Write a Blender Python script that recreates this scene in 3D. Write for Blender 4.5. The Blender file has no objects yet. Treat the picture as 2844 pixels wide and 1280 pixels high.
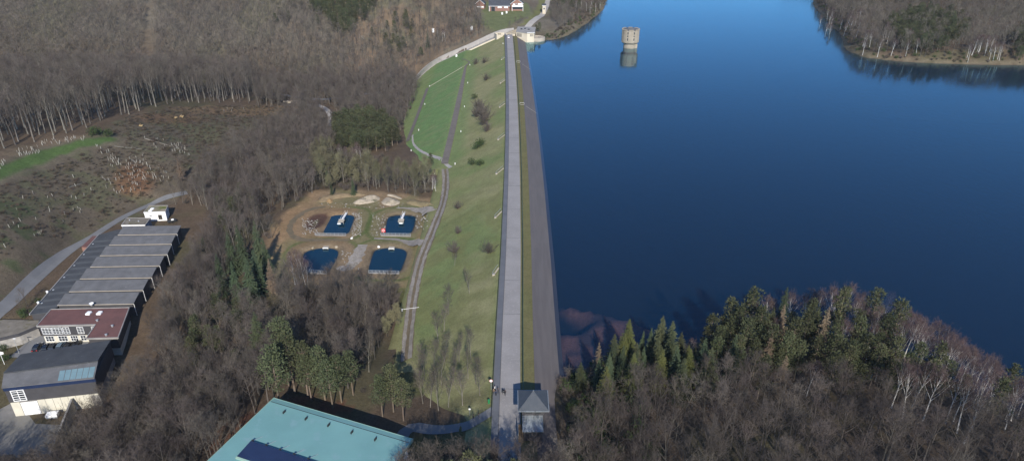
import bpy, bmesh, math, random
import numpy as np
from mathutils import Vector, Matrix
R = math.radians
random.seed(7); rng = np.random.default_rng(7)
scene = bpy.context.scene
col = scene.collection

# ------------------------------------------------------------------ camera, sky, sun, exposure
F, CX, CY, H = 1900.0, 1422.0, 640.0, 110.0
PITCH = math.atan(951/F); CP, SP = math.cos(PITCH), math.sin(PITCH)
cam_d = bpy.data.cameras.new('camera'); cam = bpy.data.objects.new('camera', cam_d); col.objects.link(cam)
cam.location = (0, 0, H); cam.rotation_euler = (R(90)-PITCH, 0, 0)
cam_d.sensor_width = 36; cam_d.lens = 36*F/2844; cam_d.clip_start = 1; cam_d.clip_end = 6000
scene.camera = cam
SUN_EL, SUN_AZ = R(32), R(6)          # sun behind the camera, a little to its right
to_sun = Vector((math.sin(SUN_AZ)*math.cos(SUN_EL), -math.cos(SUN_AZ)*math.cos(SUN_EL), math.sin(SUN_EL)))
world = bpy.data.worlds.new('World'); scene.world = world; world.use_nodes = True
wn = world.node_tree; bgn = wn.nodes['Background']
sky = wn.nodes.new('ShaderNodeTexSky'); sky.sky_type = 'NISHITA'; sky.sun_disc = False
sky.sun_elevation = SUN_EL; sky.sun_rotation = math.pi - SUN_AZ
sky.air_density = 0.8; sky.dust_density = 0.0; sky.ozone_density = 8.0
wn.links.new(sky.outputs[0], bgn.inputs[0]); bgn.inputs[1].default_value = 0.115
sun_d = bpy.data.lights.new('sun', 'SUN'); sun = bpy.data.objects.new('sun', sun_d); col.objects.link(sun)
sun_d.energy = 3.9; sun_d.angle = R(0.5); sun_d.color = (1.0, 0.945, 0.865)
sun.rotation_euler = (-to_sun).to_track_quat('-Z', 'Y').to_euler(); sun.location = (60, -200, 300)
vs = scene.view_settings; vs.view_transform = 'Standard'; vs.look = 'None'; vs.exposure = 0.7; vs.gamma = 1.0
vs.use_curve_mapping = False
cy = scene.cycles; cy.max_bounces = 5; cy.diffuse_bounces = 2; cy.glossy_bounces = 3; cy.transmission_bounces = 2
cy.transparent_max_bounces = 6; cy.volume_bounces = 0

# ------------------------------------------------------------------ small maths
def ray(u, v):
    a = (u-CX)/F; b = (v-CY)/F
    return np.array([a, CP-b*SP, -SP-b*CP])
def px(u, v, z):                                   # view ray of the survey photo met with a level plane
    d = ray(u, v); t = (z-H)/d[2]
    return np.array([d[0]*t, d[1]*t, z])
def proj(X, Y, Z):
    h = H-Z; dep = Y*CP+h*SP; dep = np.where(dep < 1, 1, dep)
    return CX+F*X/dep, CY+F*(h*CP-Y*SP)/dep
def vnoise(X, Y, scale, seed):
    r = np.random.default_rng(seed); n = 128; L = r.random((n, n))
    x = np.asarray(X)/scale; y = np.asarray(Y)/scale
    xi = np.floor(x).astype(int); yi = np.floor(y).astype(int); fx = x-xi; fy = y-yi
    fx = fx*fx*(3-2*fx); fy = fy*fy*(3-2*fy)
    a = L[xi % n, yi % n]; b = L[(xi+1) % n, yi % n]; c = L[xi % n, (yi+1) % n]; d = L[(xi+1) % n, (yi+1) % n]
    return (a*(1-fx)+b*fx)*(1-fy)+(c*(1-fx)+d*fx)*fy
def fbm(X, Y, scale, seed, octv=4):
    s = 0; w = 0
    for k in range(octv):
        s = s+vnoise(X, Y, scale/2**k, seed+k)*0.55**k; w += 0.55**k
    return s/w
def inpoly(X, Y, poly):
    X = np.asarray(X, float); Y = np.asarray(Y, float); ins = np.zeros(X.shape, bool)
    n = len(poly)
    for i in range(n):
        x1, y1 = poly[i][:2]; x2, y2 = poly[(i+1) % n][:2]
        if y1 == y2: continue
        c = ((Y < y1) != (Y < y2)) & (X < (x2-x1)*(Y-y1)/(y2-y1)+x1)
        ins ^= c
    return ins
def segdist(X, Y, pts, closed=False):
    X = np.asarray(X, float); Y = np.asarray(Y, float); D = np.full(X.shape, 1e9)
    n = len(pts)
    for i in range(n if closed else n-1):
        x1, y1 = pts[i][:2]; x2, y2 = pts[(i+1) % n][:2]
        dx, dy = x2-x1, y2-y1; L = dx*dx+dy*dy+1e-9
        t = np.clip(((X-x1)*dx+(Y-y1)*dy)/L, 0, 1)
        D = np.minimum(D, (X-x1-t*dx)**2+(Y-y1-t*dy)**2)
    return np.sqrt(D)
def sdist(X, Y, poly):                              # negative inside
    d = segdist(X, Y, poly, True)
    return np.where(inpoly(X, Y, poly), -d, d)
def smooth(a, b, x):
    t = np.clip((x-a)/(b-a), 0, 1); return t*t*(3-2*t)
def chaikin(pts, k=2, closed=False):
    p = [np.array(q, float) for q in pts]
    for _ in range(k):
        o = [] if closed else [p[0]]
        for i in range(len(p) if closed else len(p)-1):
            a, b = p[i], p[(i+1) % len(p)]
            o += [a*.75+b*.25, a*.25+b*.75]
        if not closed: o.append(p[-1])
        p = o
    return p
def resample(pts, step):
    p = np.array(pts, float); s = np.r_[0, np.cumsum(np.linalg.norm(np.diff(p[:, :2], axis=0), axis=1))]
    n = max(2, int(s[-1]/step)+1); t = np.linspace(0, s[-1], n)
    return np.stack([np.interp(t, s, p[:, k]) for k in range(p.shape[1])], 1)

# ------------------------------------------------------------------ the dam's line and cross-section
DY = [60, 118, 136, 161, 203, 267, 320, 373, 415, 456, 505, 551, 600]
DX = [-4.7, -4.65, -4.55, -4.3, -3.65, -3.2, -3.15, -3.35, -3.7, -4.2, -4.9, -5.6, -6.4]
def dam_left(Y): return np.interp(Y, DY, DX)
WL = -4.0                                           # lake level
def dam_z(X, Y):
    o = X-dam_left(Y)                               # 0 at the walkway's outer edge
    d = -o
    zd = np.where(d < 28.2, -d/2.25, np.where(d < 32.6, -28.2/2.25, -28.2/2.25-(d-32.6)/2.25))
    zu = np.where(o < 10.2, -0.05, -0.05-(o-10.2)/1.72)
    z = np.where(o < 0, zd, zu)
    return np.where((Y > 108) & (Y < 584), z, -200)

# ------------------------------------------------------------------ lake and pond outlines
def P2(l, z): return [tuple(px(u, v, z)[:2]) for u, v in l]
shore_far = P2([(1487, 119), (1520, 114), (1562, 106), (1600, 84), (1640, 58), (1672, 30), (1688, 0), (1690, -40), (1640, -90)], WL)
shore_pen = P2([(2215, -90), (2250, -20), (2264, 20), (2298, 62), (2340, 100), (2352, 140), (2400, 160), (2500, 172), (2640, 178), (2844, 182), (3300, 190)], WL)
shore_near = P2([(3300, 1330), (2990, 1240), (2844, 1170), (2740, 1110), (2620, 1050), (2520, 985), (2400, 945), (2280, 925), (2130, 935), (2010, 945), (1900, 958), (1800, 968), (1720, 985), (1650, 1012), (1590, 1035), (1550, 1050)], WL)
LAKE = [(4, 118), (4, 582)] + shore_far + [(60, 1500), (520, 1500)] + shore_pen + [(900, 470), (900, 120)] + shore_near
def zA(x, y): return 711+x/2.897, 400+y/2.897
POND_L = -15.6
PONDS = []
for l in ([(610, 576), (700, 570), (770, 573), (792, 588), (786, 615), (766, 660), (742, 728), (640, 722), (536, 716), (560, 676), (588, 632), (604, 600)],
          [(1068, 588), (1110, 578), (1200, 575), (1276, 580), (1286, 600), (1270, 660), (1246, 724), (1140, 724), (1034, 722), (1044, 680), (1056, 620)],
          [(380, 905), (395, 870), (470, 846), (560, 836), (635, 846), (664, 868), (650, 920), (612, 985), (575, 1042), (500, 1046), (432, 1042), (398, 1000), (384, 950)],
          [(958, 856), (1010, 842), (1090, 836), (1175, 843), (1212, 868), (1208, 905), (1182, 975), (1150, 1038), (1030, 1036), (918, 1034), (908, 1000), (926, 935), (944, 885)]):
    PONDS.append([tuple(q) for q in chaikin(P2([zA(*q) for q in l], POND_L), 2, True)])
PAREA = P2([(760, 660), (775, 610), (840, 560), (880, 532), (1000, 527), (1120, 540), (1190, 552), (1222, 560), (1206, 620), (1180, 700), (1150, 800), (1000, 812), (740, 800), (735, 720)], -14.5)
BYARD = [(-175, 135), (-113, 140), (-112, 178), (-122, 195), (-126, 255), (-140, 285), (-170, 285), (-176, 250), (-170, 195)]

# ------------------------------------------------------------------ terrain heights from surveyed spot heights
ctl = []
def cp(u, v, z): q = px(u, v, z); ctl.append((q[0], q[1], z))
for a in [(900, 600, -14.5), (800, 660, -14.5), (1000, 700, -14.5), (1110, 600, -14.3), (900, 770, -14.5), (1000, 540, -14.6), (850, 540, -15),
          (850, 900, -14), (1000, 960, -12.5), (620, 1000, -16), (1090, 1050, -9), (930, 1080, -8.5), (760, 1150, -9), (600, 1250, -12),
          (1150, 1170, -5.5), (1240, 1172, -4), (1330, 1165, -1.2),
          (860, 255, -32), (960, 248, -32), (1080, 300, -29), (1010, 390, -25), (900, 440, -22), (1130, 470, -17), (1000, 480, -19),
          (620, 560, -20), (560, 700, -19), (520, 850, -18), (420, 1000, -19), (300, 1200, -21), (470, 1250, -16),
          (180, 690, -17), (290, 600, -17), (60, 800, -17), (0, 900, -18),
          (100, 600, -8), (250, 510, -9), (380, 470, -11), (450, 400, -9), (0, 650, -6), (500, 480, -15),
          (100, 405, 3), (0, 465, 4), (250, 385, 0), (300, 330, 0), (450, 295, -7), (711, 290, -24), (600, 330, -17), (580, 420, -17), (-150, 520, 6), (-150, 400, 9),
          (0, 330, 5), (200, 290, 0), (350, 250, -8), (550, 240, -18),
          (1400, 45, 7), (1450, 35, 7), (1370, 35, 8), (1330, 20, 10), (1440, 80, 0.2), (1500, 45, 2), (1525, 20, 4), (1540, -30, 7), (1570, 40, 3), (1600, 20, 5)]:
    cp(*a)
ctl += [(-7, 118, -0.6), (0, 100, 0), (-12, 96, -0.5), (15, 108, -1), (30, 105, 2), (60, 105, 5), (100, 110, 7), (160, 112, 7), (220, 130, 5), (40, 70, 8), (110, 60, 14), (220, 60, 14), (0, 30, 6),
        (-45, 112, -7.5), (-22, 123, -5.6), (-30, 121, -7), (-16, 129, -4.6), (-24, 136, -8), (-12, 112, -2.2), (-18, 106, -4.5), (-40, 128, -8), (-56, 131, -9), (-60, 80, -8), (-30, 60, -2), (-140, 60, -14), (-250, 120, -4), (-320, 180, 8), (-400, 350, 14), (-230, 180, -8),
        (60, 145, -1), (110, 160, -1), (170, 160, -1), (330, 60, 12), (330, 115, 2), (500, 90, 14),
        (-420, 520, -16), (-320, 540, -25), (-230, 545, -30), (-177, 560, -32), (-120, 560, -31), (-90, 580, -27), (-440, 640, 12), (-300, 650, 2), (-200, 650, 2), (-120, 640, -6),
        (-450, 760, 45), (-300, 780, 40), (-160, 760, 34), (-80, 700, 18), (-55, 640, -2), (-25, 625, 3), (-30, 680, 10), (-20, 760, 18), (-450, 1000, 80), (-200, 1000, 72), (0, 1000, 45), (40, 760, 8),
        (300, 900, 14), (330, 620, 6), (380, 560, 9), (460, 560, 14), (420, 700, 22), (600, 600, 25), (500, 900, 40), (350, 1100, 30), (700, 500, 15), (700, 1000, 50), (-700, 300, 20), (-700, 700, 50), (-700, 1100, 100), (-700, 0, 0), (700, 0, 20), (0, -100, 0), (-300, -100, -10), (300, -100, 15)]
ctl = np.array(ctl)
def rbf_fit(c, e=14.0):
    n = len(c); D = np.sqrt(((c[:, None, :2]-c[None, :, :2])**2).sum(-1)+e*e)
    A = np.zeros((n+3, n+3)); A[:n, :n] = D+np.eye(n)*-0.6; A[:n, n] = 1; A[:n, n+1:] = c[:, :2]; A[n, :n] = 1; A[n+1:, :n] = c[:, :2].T
    b = np.zeros(n+3); b[:n] = c[:, 2]
    return np.linalg.solve(A, b)
rw = rbf_fit(ctl)
def land_z(X, Y):
    X = np.asarray(X, float); Y = np.asarray(Y, float)
    z = rw[-3]+rw[-2]*X+rw[-1]*Y
    for k in range(len(ctl)):
        z = z+rw[k]*np.sqrt((X-ctl[k, 0])**2+(Y-ctl[k, 1])**2+196.0)
    return z
def axis(segs):
    o = []
    for a, b, s in segs: o += list(np.arange(a, b, s))
    return np.array(sorted(set(np.round(o, 3))))
GX = axis([(-900, -520, 14), (-520, -262, 4), (-262, -112, 2), (-112, -24, 0.85), (-24, 40, 2), (40, 420, 4), (420, 901, 14)])
GY = axis([(-120, 60, 10), (60, 186, 2.2), (186, 300, 0.9), (300, 420, 2), (420, 640, 2.8), (640, 900, 4.5), (900, 1501, 20)])
MX, MY = np.meshgrid(GX, GY, indexing='ij')
TZ = land_z(MX, MY)
TZ += (fbm(MX, MY, 34, 11)-.5)*2.2*smooth(0, 60, segdist(MX, MY, [(-75, 190), (-75, 290)]))
# flat pads
m = smooth(9, 0, sdist(MX, MY, PAREA)); TZ = TZ*(1-m)+(-14.5+(fbm(MX, MY, 14, 5)-.5)*.7)*m
yard = np.interp(MY, [140, 152, 168, 182, 195, 300], [-24, -24, -21.6, -21.5, -20, -19.4])
m = smooth(10, 0, sdist(MX, MY, BYARD)); TZ = TZ*(1-m)+yard*m
# lake bed and shores
ld = sdist(MX, MY, LAKE)
LD = ld+(fbm(MX, MY, 16, 77)-.5)*5
bed = WL-np.minimum(np.abs(LD)*.45, 26)
shelf = P2([(1548, 922), (1620, 918), (1650, 890), (1625, 868), (1590, 858), (1570, 846), (1650, 852), (1720, 880), (1800, 905), (1760, 1000), (1548, 1060)], WL-1.5)
shm = smooth(3, -2, sdist(MX, MY, shelf)+(fbm(MX, MY, 9, 3)-.5)*4)
bed = np.maximum(bed, -60); bed = bed*(1-shm)+np.maximum(bed, WL-1.1-(fbm(MX, MY, 7, 9)-.3)*2.0)*shm
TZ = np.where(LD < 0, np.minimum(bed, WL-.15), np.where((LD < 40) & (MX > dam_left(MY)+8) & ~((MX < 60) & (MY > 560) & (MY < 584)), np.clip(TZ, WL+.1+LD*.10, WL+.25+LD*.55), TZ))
for pd in PONDS:
    d = sdist(MX, MY, pd)
    TZ = np.where(d < 0, POND_L-np.minimum(-d*.7, 2.2)-.02, np.where(d < 3.0, np.minimum(TZ, POND_L+d*.45), TZ))
mud = P2([zA(*q) for q in [(400, 620), (430, 585), (500, 562), (570, 562), (590, 580), (560, 630), (520, 670), (440, 700), (390, 680)]], -15)
MUD = sdist(MX, MY, mud); TZ -= 0.9*smooth(2, -3, MUD)
dz = dam_z(MX, MY); o_ = MX-dam_left(MY)
TZ = np.where((o_ > -6) & (o_ < 16) & (MY > 112) & (MY < 588), np.minimum(TZ, dz-.5), TZ)
vf = np.interp(MY, [150, 185, 300, 340, 380, 430, 575], [-12.6, -14.6, -14.9, -18, -24, -28, -31])
wv = smooth(-92, -70, o_)*smooth(150, 178, MY)*(o_ < 0)*(MY < 580)
cap = np.where(o_ > -29, np.minimum(dz-.5, vf+.4) if False else dz-.5, vf)
TZ = np.where(wv > 0, TZ+(np.minimum(TZ, cap)-TZ)*wv, TZ)
wv = smooth(128, 165, MY)*(o_ < 0)*(o_ > -30)*(MY < 570)
TZ = np.where(wv > 0, TZ+(np.minimum(TZ, dz-.5)-TZ)*wv, TZ)
TZ = np.where((o_ > -1) & (o_ < 9) & (MY > 70) & (MY <= 112), np.minimum(TZ, -.3), TZ)
# far abutment platform and the chute's bed
m = smooth(5, 0, sdist(MX, MY, [(-12, 584), (3, 584), (20, 576), (22, 600), (6, 606), (-12, 602)])); TZ = TZ*(1-m)+np.minimum(TZ, -.4)*m
CH = [(2, 592, -.2), (-8, 591, -1.2), (-18, 590, -4.6), (-30, 590, -10.2), (-44, 590, -16.4), (-55, 587, -21.2), (-63, 579, -25), (-68.5, 567, -27.6), (-71.5, 553, -29.5), (-74, 538, -31)]
CHS = resample(chaikin(CH, 2), 2.0)
cd = np.full(MX.shape, 1e9); cz = np.zeros(MX.shape)
for q in CHS:
    d = np.hypot(MX-q[0], MY-q[1]); t = d < cd; cd = np.where(t, d, cd); cz = np.where(t, q[2], cz)
TZ = np.where(cd < 6.5, np.minimum(TZ, cz-.6), np.where(cd < 22, np.minimum(TZ, cz+4+(cd-6)*.7), TZ))
HLAWN = P2([(1340, 48), (1385, 62), (1420, 48), (1470, 34), (1462, 14), (1345, 14)], 8)
m = smooth(7, 0, sdist(MX, MY, HLAWN)); TZ = TZ*(1-m)+(8+(MY-672)*.10)*m
def bil(A, X, Y):
    X = np.clip(np.asarray(X, float), GX[0], GX[-1]-.01); Y = np.clip(np.asarray(Y, float), GY[0], GY[-1]-.01)
    i = np.clip(np.searchsorted(GX, X, 'right')-1, 0, len(GX)-2); j = np.clip(np.searchsorted(GY, Y, 'right')-1, 0, len(GY)-2)
    fx = (X-GX[i])/(GX[i+1]-GX[i]); fy = (Y-GY[j])/(GY[j+1]-GY[j])
    return A[i, j]*(1-fx)*(1-fy)+A[i+1, j]*fx*(1-fy)+A[i, j+1]*(1-fx)*fy+A[i+1, j+1]*fx*fy
def ground(X, Y):
    return np.maximum(bil(TZ, X, Y), dam_z(np.asarray(X, float), np.asarray(Y, float)))
def gz(x, y): return float(ground(x, y))
TS = np.arange(90, 1500, 1.2)
def hit(u, v, up=0.0):                              # where a sight line meets the ground (or `up` metres above it)
    d = ray(u, v); X = d[0]*TS; Y = d[1]*TS; Z = H+d[2]*TS
    b = np.nonzero(Z <= ground(X, Y)+up)[0]
    k = b[0] if len(b) else len(TS)-1
    t0, t1 = TS[max(k-1, 0)], TS[k]
    for _ in range(12):
        t = (t0+t1)/2
        if H+d[2]*t <= gz(d[0]*t, d[1]*t)+up: t1 = t
        else: t0 = t
    return np.array([d[0]*t1, d[1]*t1, gz(d[0]*t1, d[1]*t1)])

# ------------------------------------------------------------------ materials (all procedural)
def new_mat(name):
    m = bpy.data.materials.new(name); m.use_nodes = True
    return m, m.node_tree, m.node_tree.nodes['Principled BSDF']
def node(nt, t, **kw):
    n = nt.nodes.new(t)
    for k, v in kw.items(): setattr(n, k, v)
    return n
def mixc(nt, a, b, fac, typ='MIX'):
    n = node(nt, 'ShaderNodeMix', data_type='RGBA', blend_type=typ)
    for s, v in ((0, fac), (6, a), (7, b)):
        if hasattr(v, 'links'): nt.links.new(v, n.inputs[s])
        elif s == 0: n.inputs[0].default_value = v
        else: n.inputs[s].default_value = (*v[:3], 1)
    return n.outputs[2]
def noise(nt, scale, detail=4, world=True, rough=.6):
    n = node(nt, 'ShaderNodeTexNoise'); n.inputs['Scale'].default_value = scale; n.inputs['Detail'].default_value = detail; n.inputs['Roughness'].default_value = rough
    if world: nt.links.new(node(nt, 'ShaderNodeNewGeometry').outputs['Position'], n.inputs['Vector'])
    else: nt.links.new(node(nt, 'ShaderNodeTexCoord').outputs['Object'], n.inputs['Vector'])
    return n.outputs[0]
def ramp(nt, x, lo, hi):
    n = node(nt, 'ShaderNodeMapRange'); nt.links.new(x, n.inputs[0]); n.inputs[1].default_value = lo; n.inputs[2].default_value = hi; n.inputs[3].default_value = 0; n.inputs[4].default_value = 1
    return n.outputs[0]
def bump(nt, x, strength, dist, bs):
    b = node(nt, 'ShaderNodeBump'); b.inputs['Strength'].default_value = strength; b.inputs['Distance'].default_value = dist
    nt.links.new(x, b.inputs['Height']); nt.links.new(b.outputs[0], bs.inputs['Normal'])
M = {}
def mat(name, c1, c2=None, scale=.5, rough=.85, rand=0.0, metal=0.0, bmp=0.0, lo=.35, hi=.65, spec=.3, detail=4, fine=None):
    m, nt, bs = new_mat(name)
    c2 = c2 or tuple(x*.8 for x in c1)
    c = mixc(nt, c1, c2, ramp(nt, noise(nt, scale, detail), lo, hi))
    if fine: c = mixc(nt, c, fine[1], ramp(nt, noise(nt, fine[0], 3), fine[2], fine[2]+.12))
    if rand:
        oi = node(nt, 'ShaderNodeObjectInfo'); hs = node(nt, 'ShaderNodeHueSaturation')
        mr = node(nt, 'ShaderNodeMapRange'); nt.links.new(oi.outputs['Random'], mr.inputs[0]); mr.inputs[3].default_value = 1-rand; mr.inputs[4].default_value = 1+rand
        nt.links.new(mr.outputs[0], hs.inputs['Value'])
        mu = node(nt, 'ShaderNodeMath', operation='MULTIPLY'); nt.links.new(oi.outputs['Random'], mu.inputs[0]); mu.inputs[1].default_value = 7.31
        fr = node(nt, 'ShaderNodeMath', operation='FRACT'); nt.links.new(mu.outputs[0], fr.inputs[0])
        mh = node(nt, 'ShaderNodeMapRange'); nt.links.new(fr.outputs[0], mh.inputs[0]); mh.inputs[3].default_value = .5-rand*.07; mh.inputs[4].default_value = .5+rand*.07
        nt.links.new(mh.outputs[0], hs.inputs['Hue']); nt.links.new(c, hs.inputs['Color']); c = hs.outputs[0]
    nt.links.new(c, bs.inputs['Base Color']); bs.inputs['Roughness'].default_value = rough; bs.inputs['Metallic'].default_value = metal
    bs.inputs['Specular IOR Level'].default_value = spec
    if bmp: bump(nt, noise(nt, scale*6, 4), bmp, .1, bs)
    M[name] = m; return m
# ground whose cover (grass, litter, earth) is stored per vertex
def cover_mat(name, fine=1.2, amp=.55):
    m, nt, bs = new_mat(name)
    at = node(nt, 'ShaderNodeAttribute', attribute_name='cover')
    n1 = ramp(nt, noise(nt, fine, 6, rough=.7), .3, .7); n2 = ramp(nt, noise(nt, fine*.16, 4), .3, .7)
    k = node(nt, 'ShaderNodeMath', operation='MULTIPLY_ADD'); nt.links.new(n1, k.inputs[0]); k.inputs[1].default_value = amp; k.inputs[2].default_value = 1-amp*.62
    k2 = node(nt, 'ShaderNodeMath', operation='MULTIPLY_ADD'); nt.links.new(n2, k2.inputs[0]); k2.inputs[1].default_value = amp*.6; k2.inputs[2].default_value = 1-amp*.3
    kk = node(nt, 'ShaderNodeMath', operation='MULTIPLY'); nt.links.new(k.outputs[0], kk.inputs[0]); nt.links.new(k2.outputs[0], kk.inputs[1])
    v = node(nt, 'ShaderNodeVectorMath', operation='SCALE'); nt.links.new(at.outputs['Color'], v.inputs[0]); nt.links.new(kk.outputs[0], v.inputs['Scale'])
    nt.links.new(v.outputs[0], bs.inputs['Base Color']); bs.inputs['Roughness'].default_value = .95; bs.inputs['Specular IOR Level'].default_value = .15
    bump(nt, noise(nt, fine*1.6, 5, rough=.7), .7, .35, bs)
    M[name] = m; return m
cover_mat('ground_cover'); cover_mat('dam_grass', 1.6, .42)
def water_mat(name, deep, clear, wscale, wamp, rough=.06):
    m, nt, bs = new_mat(name); nt.nodes.remove(bs); out = nt.nodes['Material Output']
    geo = node(nt, 'ShaderNodeNewGeometry'); mp = node(nt, 'ShaderNodeMapping'); nt.links.new(geo.outputs['Position'], mp.inputs[0])
    mp.inputs['Rotation'].default_value = (0, 0, R(28)); mp.inputs['Scale'].default_value = (1, .45, 1)
    n1 = node(nt, 'ShaderNodeTexNoise'); nt.links.new(mp.outputs[0], n1.inputs['Vector']); n1.inputs['Scale'].default_value = wscale; n1.inputs['Detail'].default_value = 3
    b = node(nt, 'ShaderNodeBump'); b.inputs['Strength'].default_value = 1; b.inputs['Distance'].default_value = wamp; nt.links.new(n1.outputs[0], b.inputs['Height'])
    n2 = node(nt, 'ShaderNodeTexNoise'); nt.links.new(mp.outputs[0], n2.inputs['Vector']); n2.inputs['Scale'].default_value = .012; n2.inputs['Detail'].default_value = 3
    wp = node(nt, 'ShaderNodeMapRange'); nt.links.new(n2.outputs[0], wp.inputs[0]); wp.inputs[1].default_value = .35; wp.inputs[2].default_value = .65; wp.inputs[3].default_value = .45; wp.inputs[4].default_value = 1.0; nt.links.new(wp.outputs[0], b.inputs['Strength'])
    fr = node(nt, 'ShaderNodeFresnel'); fr.inputs[0].default_value = 1.33; nt.links.new(b.outputs[0], fr.inputs['Normal'])
    gl = node(nt, 'ShaderNodeBsdfGlossy'); gl.inputs['Roughness'].default_value = rough; nt.links.new(b.outputs[0], gl.inputs['Normal']); gl.inputs['Color'].default_value = (.54, .90, 1, 1)
    df = node(nt, 'ShaderNodeBsdfDiffuse'); df.inputs['Color'].default_value = (*deep, 1)
    tr = node(nt, 'ShaderNodeBsdfTransparent'); tr.inputs['Color'].default_value = (.74, .74, .74, 1)
    m1 = node(nt, 'ShaderNodeMixShader'); m1.inputs[0].default_value = clear; nt.links.new(df.outputs[0], m1.inputs[1]); nt.links.new(tr.outputs[0], m1.inputs[2])
    m2 = node(nt, 'ShaderNodeMixShader'); bf = node(nt, 'ShaderNodeMath', operation='SUBTRACT'); bf.inputs[0].default_value = 1; nt.links.new(geo.outputs['Backfacing'], bf.inputs[1]); fm = node(nt, 'ShaderNodeMath', operation='MULTIPLY'); nt.links.new(fr.outputs[0], fm.inputs[0]); nt.links.new(bf.outputs[0], fm.inputs[1]); nt.links.new(fm.outputs[0], m2.inputs[0]); nt.links.new(m1.outputs[0], m2.inputs[1]); nt.links.new(gl.outputs[0], m2.inputs[2])
    nt.links.new(m2.outputs[0], out.inputs['Surface']); M[name] = m
water_mat('lake_water', (.003, .028, .074), .70, .5, .07, .09)
water_mat('pond_water', (.004, .024, .045), .12, .8, .03, .05)
mat('asphalt', (.265, .25, .238), (.22, .208, .198), .12, bmp=.2, fine=(1.4, (.285, .27, .258), .55))
mat('walk_asphalt', (.125, .13, .142), (.10, .105, .115), .2, bmp=.2)
mat('kerb', (.07, .07, .075), (.11, .11, .115), 1.5)
mat('joint', (.06, .058, .056), (.09, .09, .09), 1)
mat('gravel', (.30, .27, .24), (.19, .165, .13), .5, bmp=.6, fine=(2.5, (.36, .33, .30), .6))
mat('track_gravel', (.25, .225, .195), (.17, .15, .125), .45, bmp=.6, fine=(2.5, (.33, .31, .28), .6))
mat('brown_path', (.15, .13, .112), (.115, .10, .085), .4)
mat('dirt', (.15, .115, .072), (.11, .09, .055), .5)
mat('chute_grey', (.34, .32, .295), (.27, .255, .235), .3, bmp=.2, fine=(.2, (.22, .2, .18), .62))
mat('yard_concrete', (.20, .19, .175), (.14, .135, .12), .12, bmp=.2, fine=(.5, (.12, .1, .075), .62))
mat('road_grey', (.17, .17, .17), (.14, .14, .14), .2)
mat('road_light', (.36, .335, .30), (.28, .26, .235), .2)
mat('concrete', (.40, .35, .285), (.32, .285, .23), .35, bmp=.2, fine=(.15, (.24, .21, .17), .64))
mat('pale_concrete', (.55, .49, .38), (.47, .41, .31), .2, bmp=.1, fine=(.5, (.42, .33, .2), .66))
mat('grey_concrete', (.30, .285, .26), (.22, .21, .195), .3, bmp=.2)
mat('white_paint', (.75, .74, .71), (.66, .65, .62), .4)
mat('tube_cream', (.46, .45, .39), (.38, .37, .32), 1)
mat('bright_white', (.8, .8, .78), (.74, .74, .72), .6)
mat('cream_panel', (.58, .55, .45), (.5, .47, .38), .3, fine=(.9, (.42, .39, .3), .66))
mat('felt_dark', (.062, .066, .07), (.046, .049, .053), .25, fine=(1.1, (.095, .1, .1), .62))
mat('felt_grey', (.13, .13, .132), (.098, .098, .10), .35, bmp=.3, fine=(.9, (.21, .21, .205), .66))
mat('felt_stripe', (.085, .09, .092), (.07, .074, .078), .4)
mat('roof_red', (.145, .07, .062), (.115, .058, .052), .3, fine=(1.4, (.18, .1, .088), .64))
mat('roof_gravel', (.20, .175, .14), (.13, .115, .09), .35, bmp=.5, fine=(.25, (.1, .09, .04), .58))
mat('roof_moss', (.26, .21, .15), (.16, .16, .10), .3, fine=(.12, (.10, .115, .02), .52))
mat('cladding_dark', (.060, .058, .062), (.048, .047, .05), .4)
mat('cladding_blue', (.19, .21, .25), (.15, .165, .2), .4)
mat('glass_dark', (.02, .025, .03), (.03, .035, .04), .5, rough=.08, spec=.6)
mat('skylight_teal', (.17, .26, .28), (.14, .22, .245), .5, rough=.4, spec=.5)
mat('teal_metal', (.155, .31, .30), (.135, .275, .27), .12, rough=.55, spec=.4, fine=(.35, (.17, .30, .31), .57))
mat('teal_trim', (.20, .33, .29), (.25, .36, .28), .5, rough=.5)
mat('navy_panel', (.014, .024, .06), (.018, .03, .072), .6, rough=.3, spec=.5)
mat('slate', (.045, .055, .068), (.06, .068, .08), .9, rough=.6, bmp=.4, fine=(2.2, (.14, .14, .13), .70))
mat('zinc', (.27, .30, .32), (.19, .215, .235), .8, rough=.45, metal=.25, fine=(1.3, (.12, .125, .13), .58))
mat('dark_metal', (.03, .032, .035), None, 2, rough=.5)
mat('green_rail', (.02, .06, .042), (.03, .075, .055), 2, rough=.5)
mat('galvanised', (.42, .44, .45), (.33, .35, .36), 2, rough=.45, metal=.3)
mat('brick', (.25, .135, .10), (.20, .11, .085), 1.2)
mat('tile_dark', (.04, .045, .055), (.055, .06, .07), .6)
mat('red_paint', (.6, .035, .03), None, 2, rough=.5)
mat('orange_paint', (.5, .12, .03), None, 2)
mat('green_paint', (.03, .2, .07), None, 2, rough=.5)
mat('rubber', (.015, .015, .016), None, 2)
mat('black_paint', (.008, .009, .012), None, 2, rough=.2, spec=.6)
mat('silver_paint', (.35, .38, .4), None, 2, rough=.25, metal=.4)
mat('blue_grey_paint', (.12, .17, .21), None, 2, rough=.25)
mat('wood', (.20, .14, .085), (.14, .10, .06), 1)
mat('log_end', (.42, .29, .13), (.5, .36, .18), 2)
mat('sand', (.40, .34, .255), (.28, .235, .17), .8, bmp=.6, fine=(.35, (.12, .11, .07), .56))
mat('ochre', (.34, .22, .10), (.22, .15, .075), .8, bmp=.5)
mat('stone', (.36, .34, .30), (.25, .235, .21), .8, rand=.25)
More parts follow.
